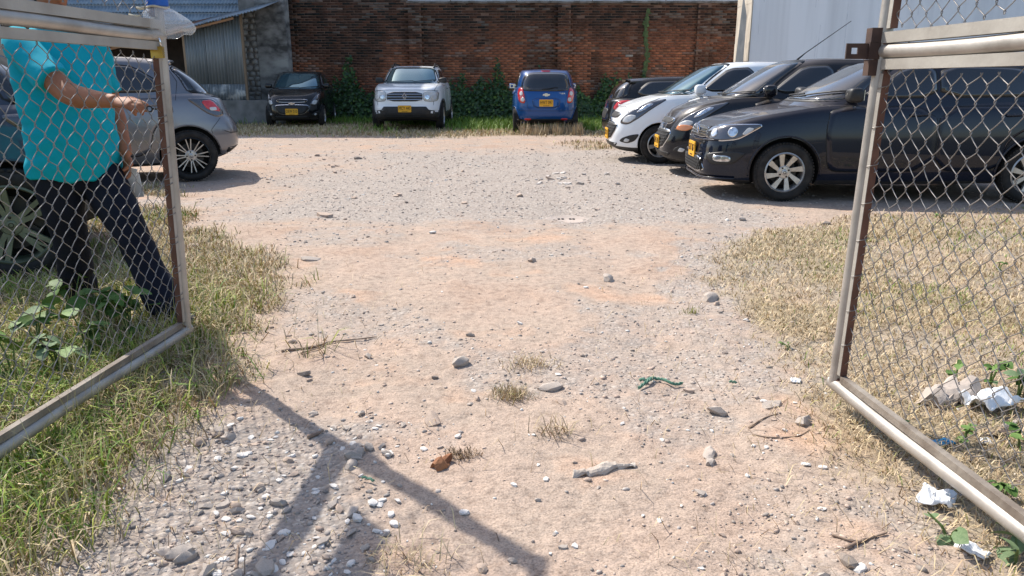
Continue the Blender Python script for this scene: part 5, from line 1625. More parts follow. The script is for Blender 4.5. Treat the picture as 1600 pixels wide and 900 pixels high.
    # collar
    cm = MB(); a = np.linspace(.35, 2 * np.pi - .35, 26)
    for r0, z0, r1, z1 in ((.078, 1.475, .098, 1.425),):
        ra = np.stack([np.cos(a), np.sin(a)], 1)
        top = [W(.005 + r0 * x, r0 * y, z0 - .02 * x) for x, y in ra]; bot = [W(.01 + r1 * x * 1.05, r1 * y, z1 - .035 * max(x, 0)) for x, y in ra]
        n = len(a); V = np.array(top + bot); F = [(i, i + 1, n + i + 1, n + i) for i in range(n - 1)]
        cm.add(V, F)
    me = cm.mesh('collar', smooth=True)
    o = bpy.data.objects.new('collar', me); COL.objects.link(o); md = o.modifiers.new('s', 'SOLIDIFY'); md.thickness = .007; me2 = baked(o)
    o = link('collar', me2, mat('pale_turquoise_rib', (.02, .30, .36), rough=.9, bump=.1, bscale=200), root); o.location = -Vector(root.location)
    # ---- trousers
    p = MB()
    fr, fl = np.array([-2.40, 4.07, .07]), np.array([-1.79, 3.77, .07])
    hr, hl = W(.0, -.095, .80), W(.02, .095, .80)
    ell_loft(p, [W(.02, 0, .86), W(.015, 0, .80), W(.0, 0, .72), W(.0, 0, .66)], [.178, .186, .188, .15], [.132, .138, .14, .12], F_, 40)
    def leg(h, f, kb):
        k = h * .50 + f * .50 + F_ * kb
        ell_loft(p, [h, h * .7 + k * .3, k, k * .5 + f * .5, f + U * .03, f], [.108, .108, .086, .078, .088, .092], [.118, .116, .092, .084, .098, .104], F_, 28)
    leg(hr, fr, .03); leg(hl, fl, .03)
    me = voxel(p, .010, 4, .5)
    V = np.array([v.co[:] for v in me.vertices]); N = np.array([v.normal[:] for v in me.vertices]); z = V[:, 2]
    f2 = (fbm(V[:, 0] * 7 + z * 9, V[:, 1] * 7 - z * 5, 75, 3) - .5) * .035
    f2 = f2 * (.5 + sstep(.5, .1, z))
    V = V + N * f2[:, None]; me.vertices.foreach_set('co', V.astype(np.float32).ravel()); me.update()
    o = link('trousers', me, mat('navy_twill', (.004, .005, .012), (.008, .011, .022), 4, rough=.8, bump=.1, bscale=200, spec=.25), root); o.location = -Vector(root.location)
    # shoes
    for f, yaw in ((fr, .0), (fl, .15)):
        s = MB()
        fd = unit(F_ + Lf * yaw)
        pts = [(-.09, .045, .034, .042), (-.06, .05, .040, .050), (.02, .048, .043, .048), (.10, .036, .050, .036), (.16, .03, .044, .028), (.195, .026, .022, .018)]
        g = np.array([f[0], f[1], 0])
        ell_loft(s, [g + fd * q[0] + U * (q[1] - .0) for q in pts], [q[2] for q in pts], [q[3] for q in pts], U, 20)
        s.box(g + fd * .05 + U * .010, (.29, .085, .02), Matrix.Rotation(math.atan2(fd[1], fd[0]), 3, 'Z'))
        o = link('shoe', voxel(s, .008, 2), mat('dark_shoe', (.02, .018, .016), rough=.5), root); o.location = -Vector(root.location)
    # things he holds
    k = thing('key', 'dark key held in the right hand of the man at the gate', 'key', np.array([-1.59, 3.43, 1.085]))
    a = np.linspace(0, 2 * np.pi, 16)
    MB().tube([(.012 * math.cos(x), 0, .012 * math.sin(x)) for x in a], .0035, 6).box((.035, 0, .0), (.05, .006, .008)).box((.052, 0, -.008), (.012, .005, .012)).build('key_blade', M['darkalloy'], k)
    pp = thing('folded_paper', 'folded white paper hanging from the left hand of the man', 'paper', np.array([-2.0, 4.01, .70]))
    mb = MB(); mb.box((0, 0, 0), (.045, .010, .13), Matrix.Rotation(.25, 3, 'Y')); mb.box((.02, .012, -.03), (.05, .006, .12), Matrix.Rotation(-.1, 3, 'Y'))
    mb.build('sheet', mat('grubby_white_paper', (.62, .60, .57), (.45, .43, .40), 12, rough=.9), pp)
man()
# ------------------------------------------------------------------ grass
grass_m = mat('grass_blade', (.85, .85, .85), (1.1, 1.1, 1.05), 5, rough=.6, attr='tint', spec=.3)
def blades(name, label, x, y, ln, lean, wd, tint, z=None, seed=0):
    rg = np.random.default_rng(seed)
    n = len(x)
    if z is None: z = height(x, y)
    ph = rg.uniform(0, 2 * np.pi, n); tw = ph + rg.normal(np.pi / 2, .5, n)
    d = np.stack([np.cos(ph), np.sin(ph), np.zeros(n)], 1); w = np.stack([np.cos(tw), np.sin(tw), np.zeros(n)], 1)
    B = np.stack([x, y, z - .004], 1)
    lean = lean[:, None]; L_ = ln[:, None]; up = np.array([0, 0, 1.0])
    mid = B + L_ * .55 * (d * lean * .62 + up * np.sqrt(np.clip(1 - (lean * .62) ** 2, .02, 1)))
    tip = mid + L_ * .45 * (d * lean + up * (np.sqrt(np.clip(1 - lean ** 2, 0, 1)) - .25 * lean))
    W_ = wd[:, None]
    V = np.stack([B - w * W_ * .5, B + w * W_ * .5, mid + w * W_ * .42, mid - w * W_ * .42, tip], 1).reshape(-1, 3)
    V[:, 2] = np.maximum(V[:, 2], np.repeat(z, 5) - .004)
    i = np.arange(n)[:, None] * 5
    Q = i + np.array([[0, 1, 2, 3]]); T = i + np.array([[3, 2, 4]])
    o = link(name, fast_mesh(name, V, [Q, T], col=np.repeat(tint, 5, 0)), grass_m)
    return tag(o, label, 'grass', kind='stuff')
def scatter(n, x0, x1, y0, y1, dens, seed):
    rg = np.random.default_rng(seed)
    u = rg.random(n); y = y0 * (y1 / y0) ** u            # denser close by
    x = rg.uniform(x0, x1, n)
    k = rg.random(n) < dens(x, y)
    return x[k], y[k]
def pal(n, cols, seed, var=.2):
    rg = np.random.default_rng(seed); c = np.array(cols)[rg.integers(0, len(cols), n)]
    return c * rg.uniform(1 - var, 1 + var, (n, 1))
STRAW = [(.50, .385, .235), (.58, .455, .30), (.40, .30, .175), (.52, .42, .25), (.44, .31, .19)]
OLIVE = [(.27, .26, .075), (.34, .31, .10), (.21, .23, .055)]
LUSH = [(.12, .22, .022), (.19, .29, .03), (.28, .35, .05), (.085, .165, .02), (.36, .38, .075)]
def mixtint(n, g, A, B_, seed):
    rg = np.random.default_rng(seed + 5)
    a, b = pal(n, A, seed), pal(n, B_, seed + 1)
    return np.where((rg.random(n) < g)[:, None], a, b)

def grass():
    # right side: flattened straw with greener stands
    x, y = scatter(150000, .6, 6.8, 1.55, 7.6, right_cover, 1)
    k = x < (y * .965) * .72 + .6; x, y = x[k], y[k]
    n = len(x); rg = np.random.default_rng(2)
    gr = sstep(.46, .62, fbm(x * 1.6 + 11, y * 1.6, 91)) * sstep(.2, 1.2, x - xr(y)) * .55 + .06
    g = rg.random(n) < gr
    ln = np.where(g, rg.uniform(.02, .06, n), rg.uniform(.02, .075, n)); lean = np.where(g, rg.uniform(.5, 1, n), rg.uniform(.90, 1.0, n))
    wd = rg.uniform(.002, .004, n) * (1 + (y - 1.5) * .22)
    t = np.where(g[:, None], pal(n, OLIVE + LUSH[:1], 3), pal(n, STRAW, 4))
    blades('dry_grass', 'flattened straw coloured grass with green stands along the right of the drive', x, y, ln, lean, wd, t, seed=5)
    # left side
    x, y = scatter(210000, -6.2, -.4, 1.45, 9.2, left_cover, 6)
    k = -x < (y * .965) * .72 + .5; x, y = x[k], y[k]
    n = len(x); rg = np.random.default_rng(7)
    depth = xl(y) - x
    lush = sstep(.12, .75, depth + (fbm(x * 2, y * 2, 93) - .5) * .8) * (1 - sstep(4.2, 5.0, y + (fbm(x * 2, y * 2, 94) - .5)))
    lush = np.maximum(lush * .72 * (.55 + .45 * sstep(.38, .55, fbm(x * 3, y * 3, 99))), sstep(.6, .75, fbm(x * 1.6, y * 1.6, 95)) * .3 * (y < 8))
    g = rg.random(n) < lush
    tall = .4 + .9 * fbm(x * 2.4, y * 2.4, 96)
    ln = np.where(g, rg.uniform(.06, .16, n) * tall, rg.uniform(.04, .14, n)); lean = np.where(g, rg.uniform(.35, 1, n), rg.uniform(.75, 1.0, n))
    wd = np.where(g, rg.uniform(.003, .0065, n), rg.uniform(.0025, .0045, n)) * (1 + (y - 1.5) * .2)
    dryish = fbm(x * 1.3 + 40, y * 1.3, 97)
    t = np.where(g[:, None], mixtint(n, .85 - sstep(.34, .52, dryish) * .75, LUSH, [(.33, .36, .06), (.46, .42, .11), (.22, .30, .04)], 8), mixtint(n, .25, OLIVE, STRAW, 9))
    blades('green_grass', 'lush green and yellow grass along the left of the drive and under the left gate', x, y, ln, lean, wd, t, seed=10)
    x, y = scatter(12000, -3.2, -.5, 1.45, 4.4, left_cover, 26); n = len(x); rg = np.random.default_rng(27)
    dryish = fbm(x * 1.3 + 40, y * 1.3, 97)
    blades('lodged_grass', 'long bent grass blades lying over each other on the left', x, y, rg.uniform(.08, .22, n), rg.uniform(.85, 1.0, n), rg.uniform(.003, .008, n), mixtint(n, .75 - sstep(.34, .52, dryish) * .6, LUSH, STRAW + [(.44, .40, .13)], 28), seed=29)
    # seed heads standing above the left grass
    x, y = scatter(5000, -2.6, -.6, 1.5, 4.3, left_cover, 16); n = len(x); rg = np.random.default_rng(17)
    k = rg.random(n) < .4; x, y = x[k], y[k]; n = len(x)
    blades('tall_grass_stalks', 'pale grass stalks standing over the green grass on the left', x, y, rg.uniform(.16, .30, n), rg.uniform(.1, .8, n), rg.uniform(.002, .0035, n), pal(n, [(.42, .38, .16), (.5, .44, .24)], 18), seed=19)
    # strip below the brick wall
    x, y = scatter(90000, -11, 11, 12.2, 25.2, back_cover, 11); n = len(x); rg = np.random.default_rng(12)
    green = np.maximum(sstep(.56, .64, fbm(x * .5 + 3, y * .4 + 9, 98)) * sstep(18.5, 20, y), sstep(22, 23.8, y) * .8)
    sp = np.exp(-((x - X_at(765, 21)) / .9) ** 2) + np.exp(-((x - X_at(938, 21)) / .9) ** 2)
    green = np.maximum(green, sp * sstep(19.2, 20.4, y))
    g = rg.random(n) < green
    ln = np.where(g, rg.uniform(.12, .32, n), rg.uniform(.04, .13, n)); lean = rg.uniform(.4, 1, n); wd = rg.uniform(.010, .022, n)
    t = np.where(g[:, None], pal(n, [(.14, .24, .03), (.20, .30, .05), (.10, .19, .025)], 13), mixtint(n, .15, OLIVE, STRAW, 14))
    blades('dry_grass', 'dry straw grass strip below the brick wall and round the far cars', x, y, ln, lean, wd, t, seed=15)
    # seed stalks behind the blue car
    rg = np.random.default_rng(30); n = 700
    x = rg.uniform(X_at(812, 18.4), X_at(912, 18.4), n); y = rg.uniform(17.9, 18.9, n)
    blades('tall_grass_stalks', 'pale seed stalks standing behind the blue hatchback', x, y, rg.uniform(.12, .34, n), rg.uniform(.1, .7, n), rg.uniform(.012, .026, n), pal(n, [(.46, .36, .22), (.40, .30, .19)], 31), seed=32)
grass()

def tuft(label, px, py, n, ln, spread, cols, seed, flat=(.3, 1.0)):
    rg = np.random.default_rng(seed); p = G(px, py)
    x = p[0] + rg.normal(0, spread, n); y = p[1] + rg.normal(0, spread * .8, n)
    o = blades('grass_tuft', label, x, y, rg.uniform(.4, 1, n) * ln, rg.uniform(*flat, n), rg.uniform(.002, .004, n), pal(n, cols, seed + 1), seed=seed + 2)
    o['category'] = 'grass tuft'; o['kind'] = 'thing'
    return o
tuft('dense tuft of dry yellow grass in the middle of the drive', 797, 618, 260, .075, .04, STRAW + OLIVE[:1], 201)
tuft('loose flattened tuft of straw behind the dense dry tuft', 828, 570, 200, .08, .06, STRAW, 205, (.7, 1))
tuft('thin sprawling wisp of straw in front of the dense dry tuft', 872, 678, 70, .11, .035, STRAW, 209, (.8, 1))
tuft('dead brown root tuft beside the rusty lump', 722, 716, 150, .045, .026, [(.30, .20, .12), (.24, .17, .10)], 213, (.6, 1))
tuft('straw scraps lying in the square shadow at the bottom of the drive', 640, 880, 90, .12, .06, STRAW, 217, (.9, 1))
tuft('small green sprig in the earth near the right edge of the drive', 1080, 490, 60, .06, .02, OLIVE, 221)

# ------------------------------------------------------------------ broad-leaved weeds
def leaf_mesh(name, lobed=0.0, fold=.18, droop=.25):
    n = 7; V = []
    for i in range(n):
        t = i / (n - 1); w = .42 * math.sin(math.pi * min(1, t * .93 + .05)) ** .75 * (1 - .25 * t) * (1 + lobed * math.cos(t * 9))
        z = -droop * t * t
        V += [(-w, t, z + w * fold), (0, t, z), (w, t, z + w * fold)]
    F = []
    for i in range(n - 1):
        a = i * 3; F += [(a, a + 1, a + 4, a + 3), (a + 1, a + 2, a + 5, a + 4)]
    me = bpy.data.meshes.new(name); me.from_pydata(V, [], F); me.polygons.foreach_set('use_smooth', [True] * len(F)); me.update()
    return me
leafm = [mat('weed_leaf', (.05, .11, .022), (.085, .155, .03), 9, rough=.6, spec=.25, bump=.1, bscale=40), mat('pale_weed_leaf', (.10, .18, .04), (.15, .23, .06), 9, spec=.25, rough=.6, bump=.1, bscale=40),
         mat('grey_green_leaf', (.11, .17, .08), (.16, .22, .11), 9, spec=.25, rough=.65, bump=.1, bscale=40)]
leafs = []
for k, m in enumerate(leafm):
    for lb in (0.0, .14):
        me = leaf_mesh('leaf', lb); me.materials.append(m); leafs.append(me)
stemm = mat('weed_stem', (.10, .15, .04), rough=.7)
def weed(label, px, py, h, nl, size, kinds, seed, spread=.10, group=None):
    rg = np.random.default_rng(seed); p = G(px, py); p[2] = Hs(p[0], p[1])
    t = thing('weed_plant', label, 'weed', p, 0, group)
    st = MB(); ns = max(2, nl // 5); tips = []
    for s in range(ns):
        a = rg.uniform(0, 6.28); l = rg.uniform(.2, 1) * spread; hh = h * rg.uniform(.6, 1)
        path = [np.array([0, 0, -.01]), np.array([math.cos(a) * l * .4, math.sin(a) * l * .4, hh * .6]), np.array([math.cos(a) * l, math.sin(a) * l, hh])]
        st.tube(path, [.005, .004, .002], 5); tips.append(path)
    st.build('stem', stemm, t)
    for i in range(nl):
        pa = tips[i % ns]; u = rg.uniform(.35, 1); q = pa[1] * (1 - u) + pa[2] * u if u > .5 else pa[0] * (1 - u) + pa[1] * u
        o = link('leaf', leafs[rg.choice(kinds)], None, t)
        s = size * rg.uniform(.45, .98); o.scale = (s, s, s); o.location = q
        o.rotation_euler = (rg.uniform(-.5, .45), rg.normal(0, .35), rg.uniform(0, 6.28))
    return t
wl = 'weeds growing behind the left gate leaf'
for i, (px, py, h, nl, s, kd, lab) in enumerate([
    (118, 495, .24, 22, .10, [0, 1], 'broad leaved weed at the foot of the man'), (160, 520, .28, 30, .12, [0, 1], 'large dark leafy weed in the man’s shade behind the left gate'),
    (205, 530, .25, 26, .11, [0, 1], 'dark leafy weed next to the lower left gate pipe by the man’s front foot'), (60, 548, .24, 20, .10, [2, 3, 4], 'pale leafed weed left of the dark leafy weeds'),
    (25, 600, .26, 16, .11, [0, 2, 3], 'weed with drooping leaves at the left edge of the photo behind the gate'), (95, 585, .22, 16, .11, [4, 5, 2], 'weed with wide pale grey leaves behind the left gate'),
    (140, 560, .24, 22, .10, [0, 2], 'short weed between the pale leafed and dark leafy weeds'), (232, 505, .2, 16, .085, [0, 1], 'small dark weed beside the left gate post')]):
    weed(lab, px, py, h, nl, s, kd, 300 + i, .12, wl)
wr_ = 'weeds in the dry grass on the right'
for i, (px, py, h, nl, s, kd, lab) in enumerate([
    (1545, 605, .16, 14, .075, [0, 2, 4], 'green weed behind the right gate next to the crumpled white bag'), (1590, 625, .17, 14, .085, [0, 4, 5], 'leafy weed at the right edge beyond the white bag'),
    (1490, 600, .12, 10, .055, [2, 3], 'small weed behind the grey rock at the right gate'), (1505, 690, .10, 10, .05, [0, 2], 'low weed beside the blue wrapper'),
    (1484, 848, .07, 5, .085, [4, 5], 'grey green seedling with broad leaves below the right gate pipe'), (1585, 885, .08, 7, .085, [4, 5], 'broad leaved seedling in the bottom right corner'),
    (1565, 790, .08, 9, .055, [0, 2], 'low green weed under the right gate pipe'), (1405, 690, .06, 8, .05, [0, 1], 'low weed under the pipe near the free corner of the right gate'),
    (1592, 700, .10, 9, .06, [0, 2], 'green weed at the right edge above the gate pipe'), (1235, 545, .04, 6, .03, [2], 'tiny weed at the left rim of the right hand grass'),
    (1560, 420, .09, 12, .045, [2, 3], 'green weed far back in the straw behind the right gate'), (1470, 345, .09, 10, .05, [2, 3], 'green sprout beside the sill of the dark blue car')]):
    weed(lab, px, py, h * .85, nl, s * .85, kd, 340 + i, .07, wr_)

# ------------------------------------------------------------------ ivy and undergrowth on the wall
def ivy():
    rg = np.random.default_rng(60); n = 17000
    xa, xb = X_at(520, 25), X_at(1125, 25)
    x = rg.uniform(xa, xb, n)
    px = lambda q: X_at(q, 25)
    top = .75 + .55 * (fbm(x * .8, x * 0, 61) - .3) + .75 * np.exp(-((x - px(872)) / .8) ** 2) + .55 * np.exp(-((x - px(883)) / .35) ** 2) + .55 * np.exp(-((x - px(955)) / .35) ** 2) + .45 * np.exp(-((x - px(770)) / .7) ** 2) + .5 * np.exp(-((x - px(565)) / .6) ** 2) + .35 * np.exp(-((x - px(655)) / .5) ** 2) + .5 * np.exp(-((x - px(1000)) / .4) ** 2)
    top = top * (1 + 1.3 * (fbm(x * 2.5, x * 0 + 5, 62) - .5)) * (.62 + .45 * sstep(.36, .56, fbm(x * 1.3, x * 0 + 9, 68)))
    top = top * rg.uniform(.55, 1.15, n)
    u = rg.random(n) ** .8; z = .03 + top * u
    out = (.6 * (1 - u) ** 1.4 + .10) * rg.random(n) ** .6
    y = YW - .16 - out
    s = rg.uniform(.045, .115, n)
    ph = rg.uniform(0, 6.28, n); el = rg.normal(.3, .5, n)
    nd = np.stack([np.sin(ph) * .5, -np.cos(el) * .8 - .2, np.sin(el) + .35], 1); nd /= np.linalg.norm(nd, axis=1, keepdims=True)
    ref = rg.normal(0, 1, (n, 3)); a = np.cross(nd, ref); a /= np.linalg.norm(a, axis=1, keepdims=True); b = np.cross(nd, a)
    C = np.stack([x, y, z], 1); S_ = s[:, None]
    V = np.stack([C - b * S_ * .6, C + a * S_ * .42 - b * S_ * .05, C + a * S_ * .25 + b * S_ * .35 + nd * S_ * .06, C + b * S_ * .75 - nd * S_ * .1, C - a * S_ * .25 + b * S_ * .35 + nd * S_ * .06, C - a * S_ * .42 - b * S_ * .05], 1).reshape(-1, 3)
    i = np.arange(n)[:, None] * 6
    F = [np.concatenate([i + np.array([[0, 1, 2, 3]]), i + np.array([[0, 3, 4, 5]])])]
    t = pal(n, [(.024, .06, .014), (.034, .08, .016), (.05, .105, .022), (.028, .07, .024)], 63, .35)
    br = rg.random(n) < .035; t[br] = np.array([.14, .22, .04])
    o = link('ivy', fast_mesh('ivy', V, F, col=np.repeat(t, 6, 0)), mat('ivy_leaf', (.9, .9, .9), (1.1, 1.1, 1.1), 8, rough=.45, attr='tint'))
    tag(o, 'dark green ivy and undergrowth climbing the foot of the brick wall', 'ivy', kind='stuff')
    # a thread of creeper up the wall
    n = 330; z = rg.uniform(.8, 3.4, n); x = X_at(1007, 25.2) + .05 * np.sin(z * 4) + rg.normal(0, .035, n); y = np.full(n, YW - .02) - rg.uniform(0, .04, n)
    a = rg.uniform(0, 6.28, n); s = rg.uniform(.02, .05, n)
    dx, dz = np.cos(a) * s, np.sin(a) * s
    V = np.stack([np.stack([x - dx, y, z - dz], 1), np.stack([x + dz, y - .012, z - dx], 1), np.stack([x + dx, y, z + dz], 1), np.stack([x - dz, y - .012, z + dx], 1)], 1).reshape(-1, 3)
    i = np.arange(n)[:, None] * 4
    o = link('creeper', fast_mesh('creeper', V, [i + np.array([[0, 1, 2, 3]])], col=np.repeat(pal(n, [(.05, .09, .02), (.07, .12, .03)], 66), 4, 0)), bpy.data.materials['ivy_leaf'])
    tag(o, 'thin vertical thread of creeper up the brick wall', 'creeper')
ivy()

# ------------------------------------------------------------------ stones
stone_cols = {'grey': ((.36, .305, .26), (.45, .385, .33)), 'white': ((.58, .53, .48), (.76, .72, .67)), 'tan': ((.36, .27, .21), (.50, .39, .31)), 'dark': ((.20, .165, .14), (.30, .25, .21)), 'rubble': ((.46, .40, .35), (.60, .55, .50))}
sm = {k: mat(k + '_stone', a, b, 14, rough=.9, bump=.25, bscale=60) for k, (a, b) in stone_cols.items()}
sv = {}
for k in stone_cols:
    for v in range(5):
        rg = np.random.default_rng(400 + v)
        V, F = ico_pts(rg, 2 if v < 2 else 1, .09 if v < 2 else .20)
        if k in ('white', 'rubble'): V = V * np.array([1, .78, .42]); V = np.sign(V) * np.minimum(np.abs(V), np.array([.86, .7, .30]))
        else: V = V * np.array([1, .74, .55])
        me = MB().add(V, F).mesh('stone', angle=24); me.materials.append(sm[k]); sv[k, v] = me
def stone(kind, x, y, size, label, group=None, seed=0, sc=(1, 1, 1), rz=None, name='stone', cat='stone', sink=.25):
    rg = np.random.default_rng(seed)
    o = link(name, sv[kind, int(rg.integers(0, 5))])
    s = size / 2
    o.scale = (s * sc[0], s * sc[1], s * sc[2]); o.location = (x, y, Hs(x, y) + s * sc[2] * (.34 - sink * .5)); o.rotation_euler = (rg.normal(0, .15), rg.normal(0, .15), rg.uniform(0, 6.28) if rz is None else rz)
    return tag(o, label, cat, group)
one = [('tan', 508, 338, .17, 'brown clod standing alone left of the gravel, beyond the straw patch'), ('tan', 831, 408, .07, 'brown pebble block in the middle distance of the drive'), ('grey', 485, 403, .19, 'flat tan slab at the left rim of the drive'),
       ('dark', 735, 525, .05, 'dark pebble below the middle of the drive'), ('tan', 676, 660, .15, 'flat pink slab half sunk between the shadow line and the dense tuft'), ('dark', 680, 590, .05, 'round dark stone right of the orange earth'),
       ('grey', 575, 556, .09, 'grey broken stone below the dead stick'), ('dark', 476, 588, .085, 'oblong dark stone near the long stick and the gate shadow'), ('grey', 565, 647, .07, 'dark oval stone just above the gate shadow'),
       ('white', 716, 686, .06, 'white chip next to the dead root tuft'), ('white', 662, 705, .055, 'white block left of the rusty lump'), ('white', 803, 763, .05, 'white chip below the rusty lump'), ('white', 853, 752, .06, 'white chip left of the long concrete piece'),
       ('dark', 898, 726, .055, 'dark pebble on the end of the long concrete piece'), ('grey', 840, 783, .06, 'grey blue pebble right of the slanting shadow'), ('tan', 918, 752, .055, 'tan pebble in front of the long concrete piece'), ('white', 1285, 735, .075, 'white rounded stone right of the bare earth'),
       ('white', 1005, 805, .065, 'white oval stone low on the drive'), ('white', 1031, 812, .06, 'white flat stone beside the white oval stone'), ('white', 1284, 797, .08, 'white flake at the rim of the straw on the lower right'), ('dark', 1325, 878, .17, 'dark lump among sticks on the lower right'),
       ('white', 1343, 888, .12, 'cream stone next to the dark lump on the lower right'), ('grey', 260, 745, .13, 'grey round stone at the rim of the left grass'), ('grey', 252, 862, .15, 'grey flat stone in the left grass near the bottom'), ('tan', 312, 690, .13, 'brown stone in the shade of the left grass'),
       ('grey', 1205, 635, .22, 'grey flat rubble slab at the right rim of the drive'), ('grey', 1122, 642, .16, 'grey broken rubble above the upright stone finger'), ('grey', 1255, 665, .16, 'pinkish rubble stone by the right straw'), ('grey', 1110, 465, .22, 'low grey boulder at the rim of the right grass'), ('grey', 950, 432, .14, 'grey stone in the middle distance right of the tuft'),
       ('grey', 860, 605, .22, 'grey flat stones right of the dense dry tuft'), ('tan', 878, 628, .14, 'tan flat stone near the dense dry tuft'), ('tan', 1076, 606, .09, 'tan block at the end of the green rope'), ('white', 872, 585, .05, 'white pebble above the grey flat stones'), ('white', 812, 502, .045, 'white topped pebble near the loose tuft'),
       ('grey', 720, 570, .15, 'grey ringed stones above the small bone chip'), ('grey', 905, 288, .16, 'pale rubble lump on the far gravel'), ('dark', 560, 247, .14, 'dark stone on the far earth'), ('tan', 300, 385, .13, 'tan brick shard at the left beyond the grass'), ('tan', 640, 362, .12, 'tan flat stone on the near rim of the gravel'), ('white', 676, 361, .12, 'white stone on the near rim of the gravel'),
       ('grey', 1160, 345, .10, 'grey stone in front of the dark blue car'), ('dark', 1290, 350, .16, 'dark clod beside the wheel of the dark blue car')]
PXW = [26, 14, 28, 12, 36, 10, 18, 18, 16, 14, 12, 12, 12, 8, 10, 12, 14, 10, 12, 14, 30, 22, 26, 26, 22, 36, 32, 26, 30, 24, 36, 26, 16, 12, 10, 28, 16, 12, 22, 10, 11, 10, 16]
for i, (k, px, py, s, lab) in enumerate(one):
    p = G(px, py); s = PXW[i] * 1.15 * (p[1] * .965 + .31) / FPX; flat = .55 if ('flat' in lab or 'slab' in lab or 'flake' in lab) else 1.0
    stone(k, p[0], p[1], s, lab, seed=500 + i, sc=(1, .9, flat), sink=.2 if s < .1 else .5)
rg = np.random.default_rng(70)
def many(n, kind, sizes, box, label, group, seed, accept=None):
    rg = np.random.default_rng(seed); c = 0; tries = 0
    while c < n and tries < n * 30:
        tries += 1
        px, py = rg.uniform(box[0], box[2]), rg.uniform(box[1], box[3])
        p = G(px, py)
        if accept and not accept(p[0], p[1], px, py): continue
        s = rg.uniform(*sizes) if rg.random() < .8 else sizes[1] * rg.uniform(.9, 1.4)
        stone(kind, p[0], p[1], s, label, group, seed * 1000 + c, sc=(1, rg.uniform(.7, 1.1), rg.uniform(.6, 1.1)), sink=rg.uniform(.1, .5))
        c += 1
corner = lambda x, y, px, py: px < 640 - (py - 680) * .15 and px > 330 - (py - 650) * .55 and left_cover(np.array([x]), np.array([y]))[0] < .4
bare = lambda x, y, px, py: left_cover(np.array([x]), np.array([y]))[0] < .3 and right_cover(np.array([x]), np.array([y]))[0] < .3
many(78, 'white', (.016, .036), (280, 660, 640, 900), 'flat white stone chips lying among grey stones in the lower left of the drive', 'white chips in the gravel patch', 71, corner)
many(52, 'grey', (.020, .052), (250, 660, 640, 900), 'grey stones in the gravel patch crossed by the gate shadow', 'grey stones in the gravel patch', 72, corner)
many(24, 'tan', (.018, .04), (280, 660, 640, 900), 'pinkish stones in the gravel patch crossed by the gate shadow', 'pinkish stones in the gravel patch', 73, corner)
many(36, 'white', (.012, .028), (430, 430, 1320, 900), 'small white chips strewn over the bare earth of the drive', 'white chips on the bare earth', 74, bare)
many(20, 'grey', (.012, .030), (430, 430, 1300, 900), 'small grey stones strewn over the bare earth of the drive', 'grey stones on the bare earth', 75, bare)
many(24, 'tan', (.012, .034), (430, 430, 1300, 900), 'small tan stones strewn over the bare earth of the drive', 'tan stones on the bare earth', 76, bare)
many(20, 'tan', (.05, .11), (480, 215, 1000, 330), 'tan clods on the far earth before the dry grass strip', 'clods on the far earth', 77, bare)
many(24, 'rubble', (.03, .10), (835, 266, 965, 290), 'pale rubble stones heaped in a patch on the far gravel', 'pale rubble on the far gravel', 78)

def pebbles():
    rg = np.random.default_rng(80)
    n0 = 220000
    y = 1.45 * (17.5 / 1.45) ** rg.random(n0); x = rg.uniform(-1, 1, n0) * (y * .69 + .3)
    den = .045 + .72 * gravel_mask(x, y) + .16 * sstep(.5, .7, fbm(x * 3, y * 3, 101))
    den = den * (1 - .75 * np.maximum(left_cover(x, y), right_cover(x, y)))
    k = rg.random(n0) < den * .30; x, y = x[k], y[k]; n = len(x)
    s = np.clip(rg.lognormal(-5.5, .48, n), .0018, .013) * (1 + .11 * np.clip(y - 2, 0, 12))
    Vb, Fb = ico_pts(np.random.default_rng(1), 1, 0.0); Vb = Vb.copy()
    # 12-vertex stone
    b = bmesh.new(); bmesh.ops.create_icosphere(b, subdivisions=1, radius=1); Vb = np.array([v.co[:] for v in b.verts]); Fb = np.array([[v.index for v in f.verts] for f in b.faces]); b.free()
    m = len(Vb)
    P = Vb[None] * (1 + rg.normal(0, .22, (n, m, 1))) * np.stack([np.ones(n), rg.uniform(.55, 1, n), rg.uniform(.3, .65, n)], 1)[:, None, :]
    a = rg.uniform(0, 6.28, n); c, s_ = np.cos(a)[:, None], np.sin(a)[:, None]
    X = P[..., 0] * c - P[..., 1] * s_; Y = P[..., 0] * s_ + P[..., 1] * c
    z = height(x, y)
    V = np.stack([X * s[:, None] + x[:, None], Y * s[:, None] + y[:, None], P[..., 2] * s[:, None] + (z + s * .12)[:, None]], -1).reshape(-1, 3)
    F = (Fb[None] + np.arange(n)[:, None, None] * m).reshape(-1, 3)
    t = pal(n, [(.30, .265, .24), (.36, .32, .29), (.42, .34, .285), (.33, .28, .24), (.46, .36, .295), (.44, .335, .27)], 81, .25)
    w = rg.random(n) < .10; t[w] = np.array([.70, .67, .62]) * rg.uniform(.8, 1.1, (w.sum(), 1))
    o = link('gravel', fast_mesh('gravel', V, [F], col=np.repeat(t, m, 0)), mat('pebble', (.85, .85, .85), (1.12, 1.1, 1.08), 60, rough=.9, attr='tint'))
    tag(o, 'fine pebbles and grit scattered over the earth drive', 'gravel', kind='stuff')
pebbles()

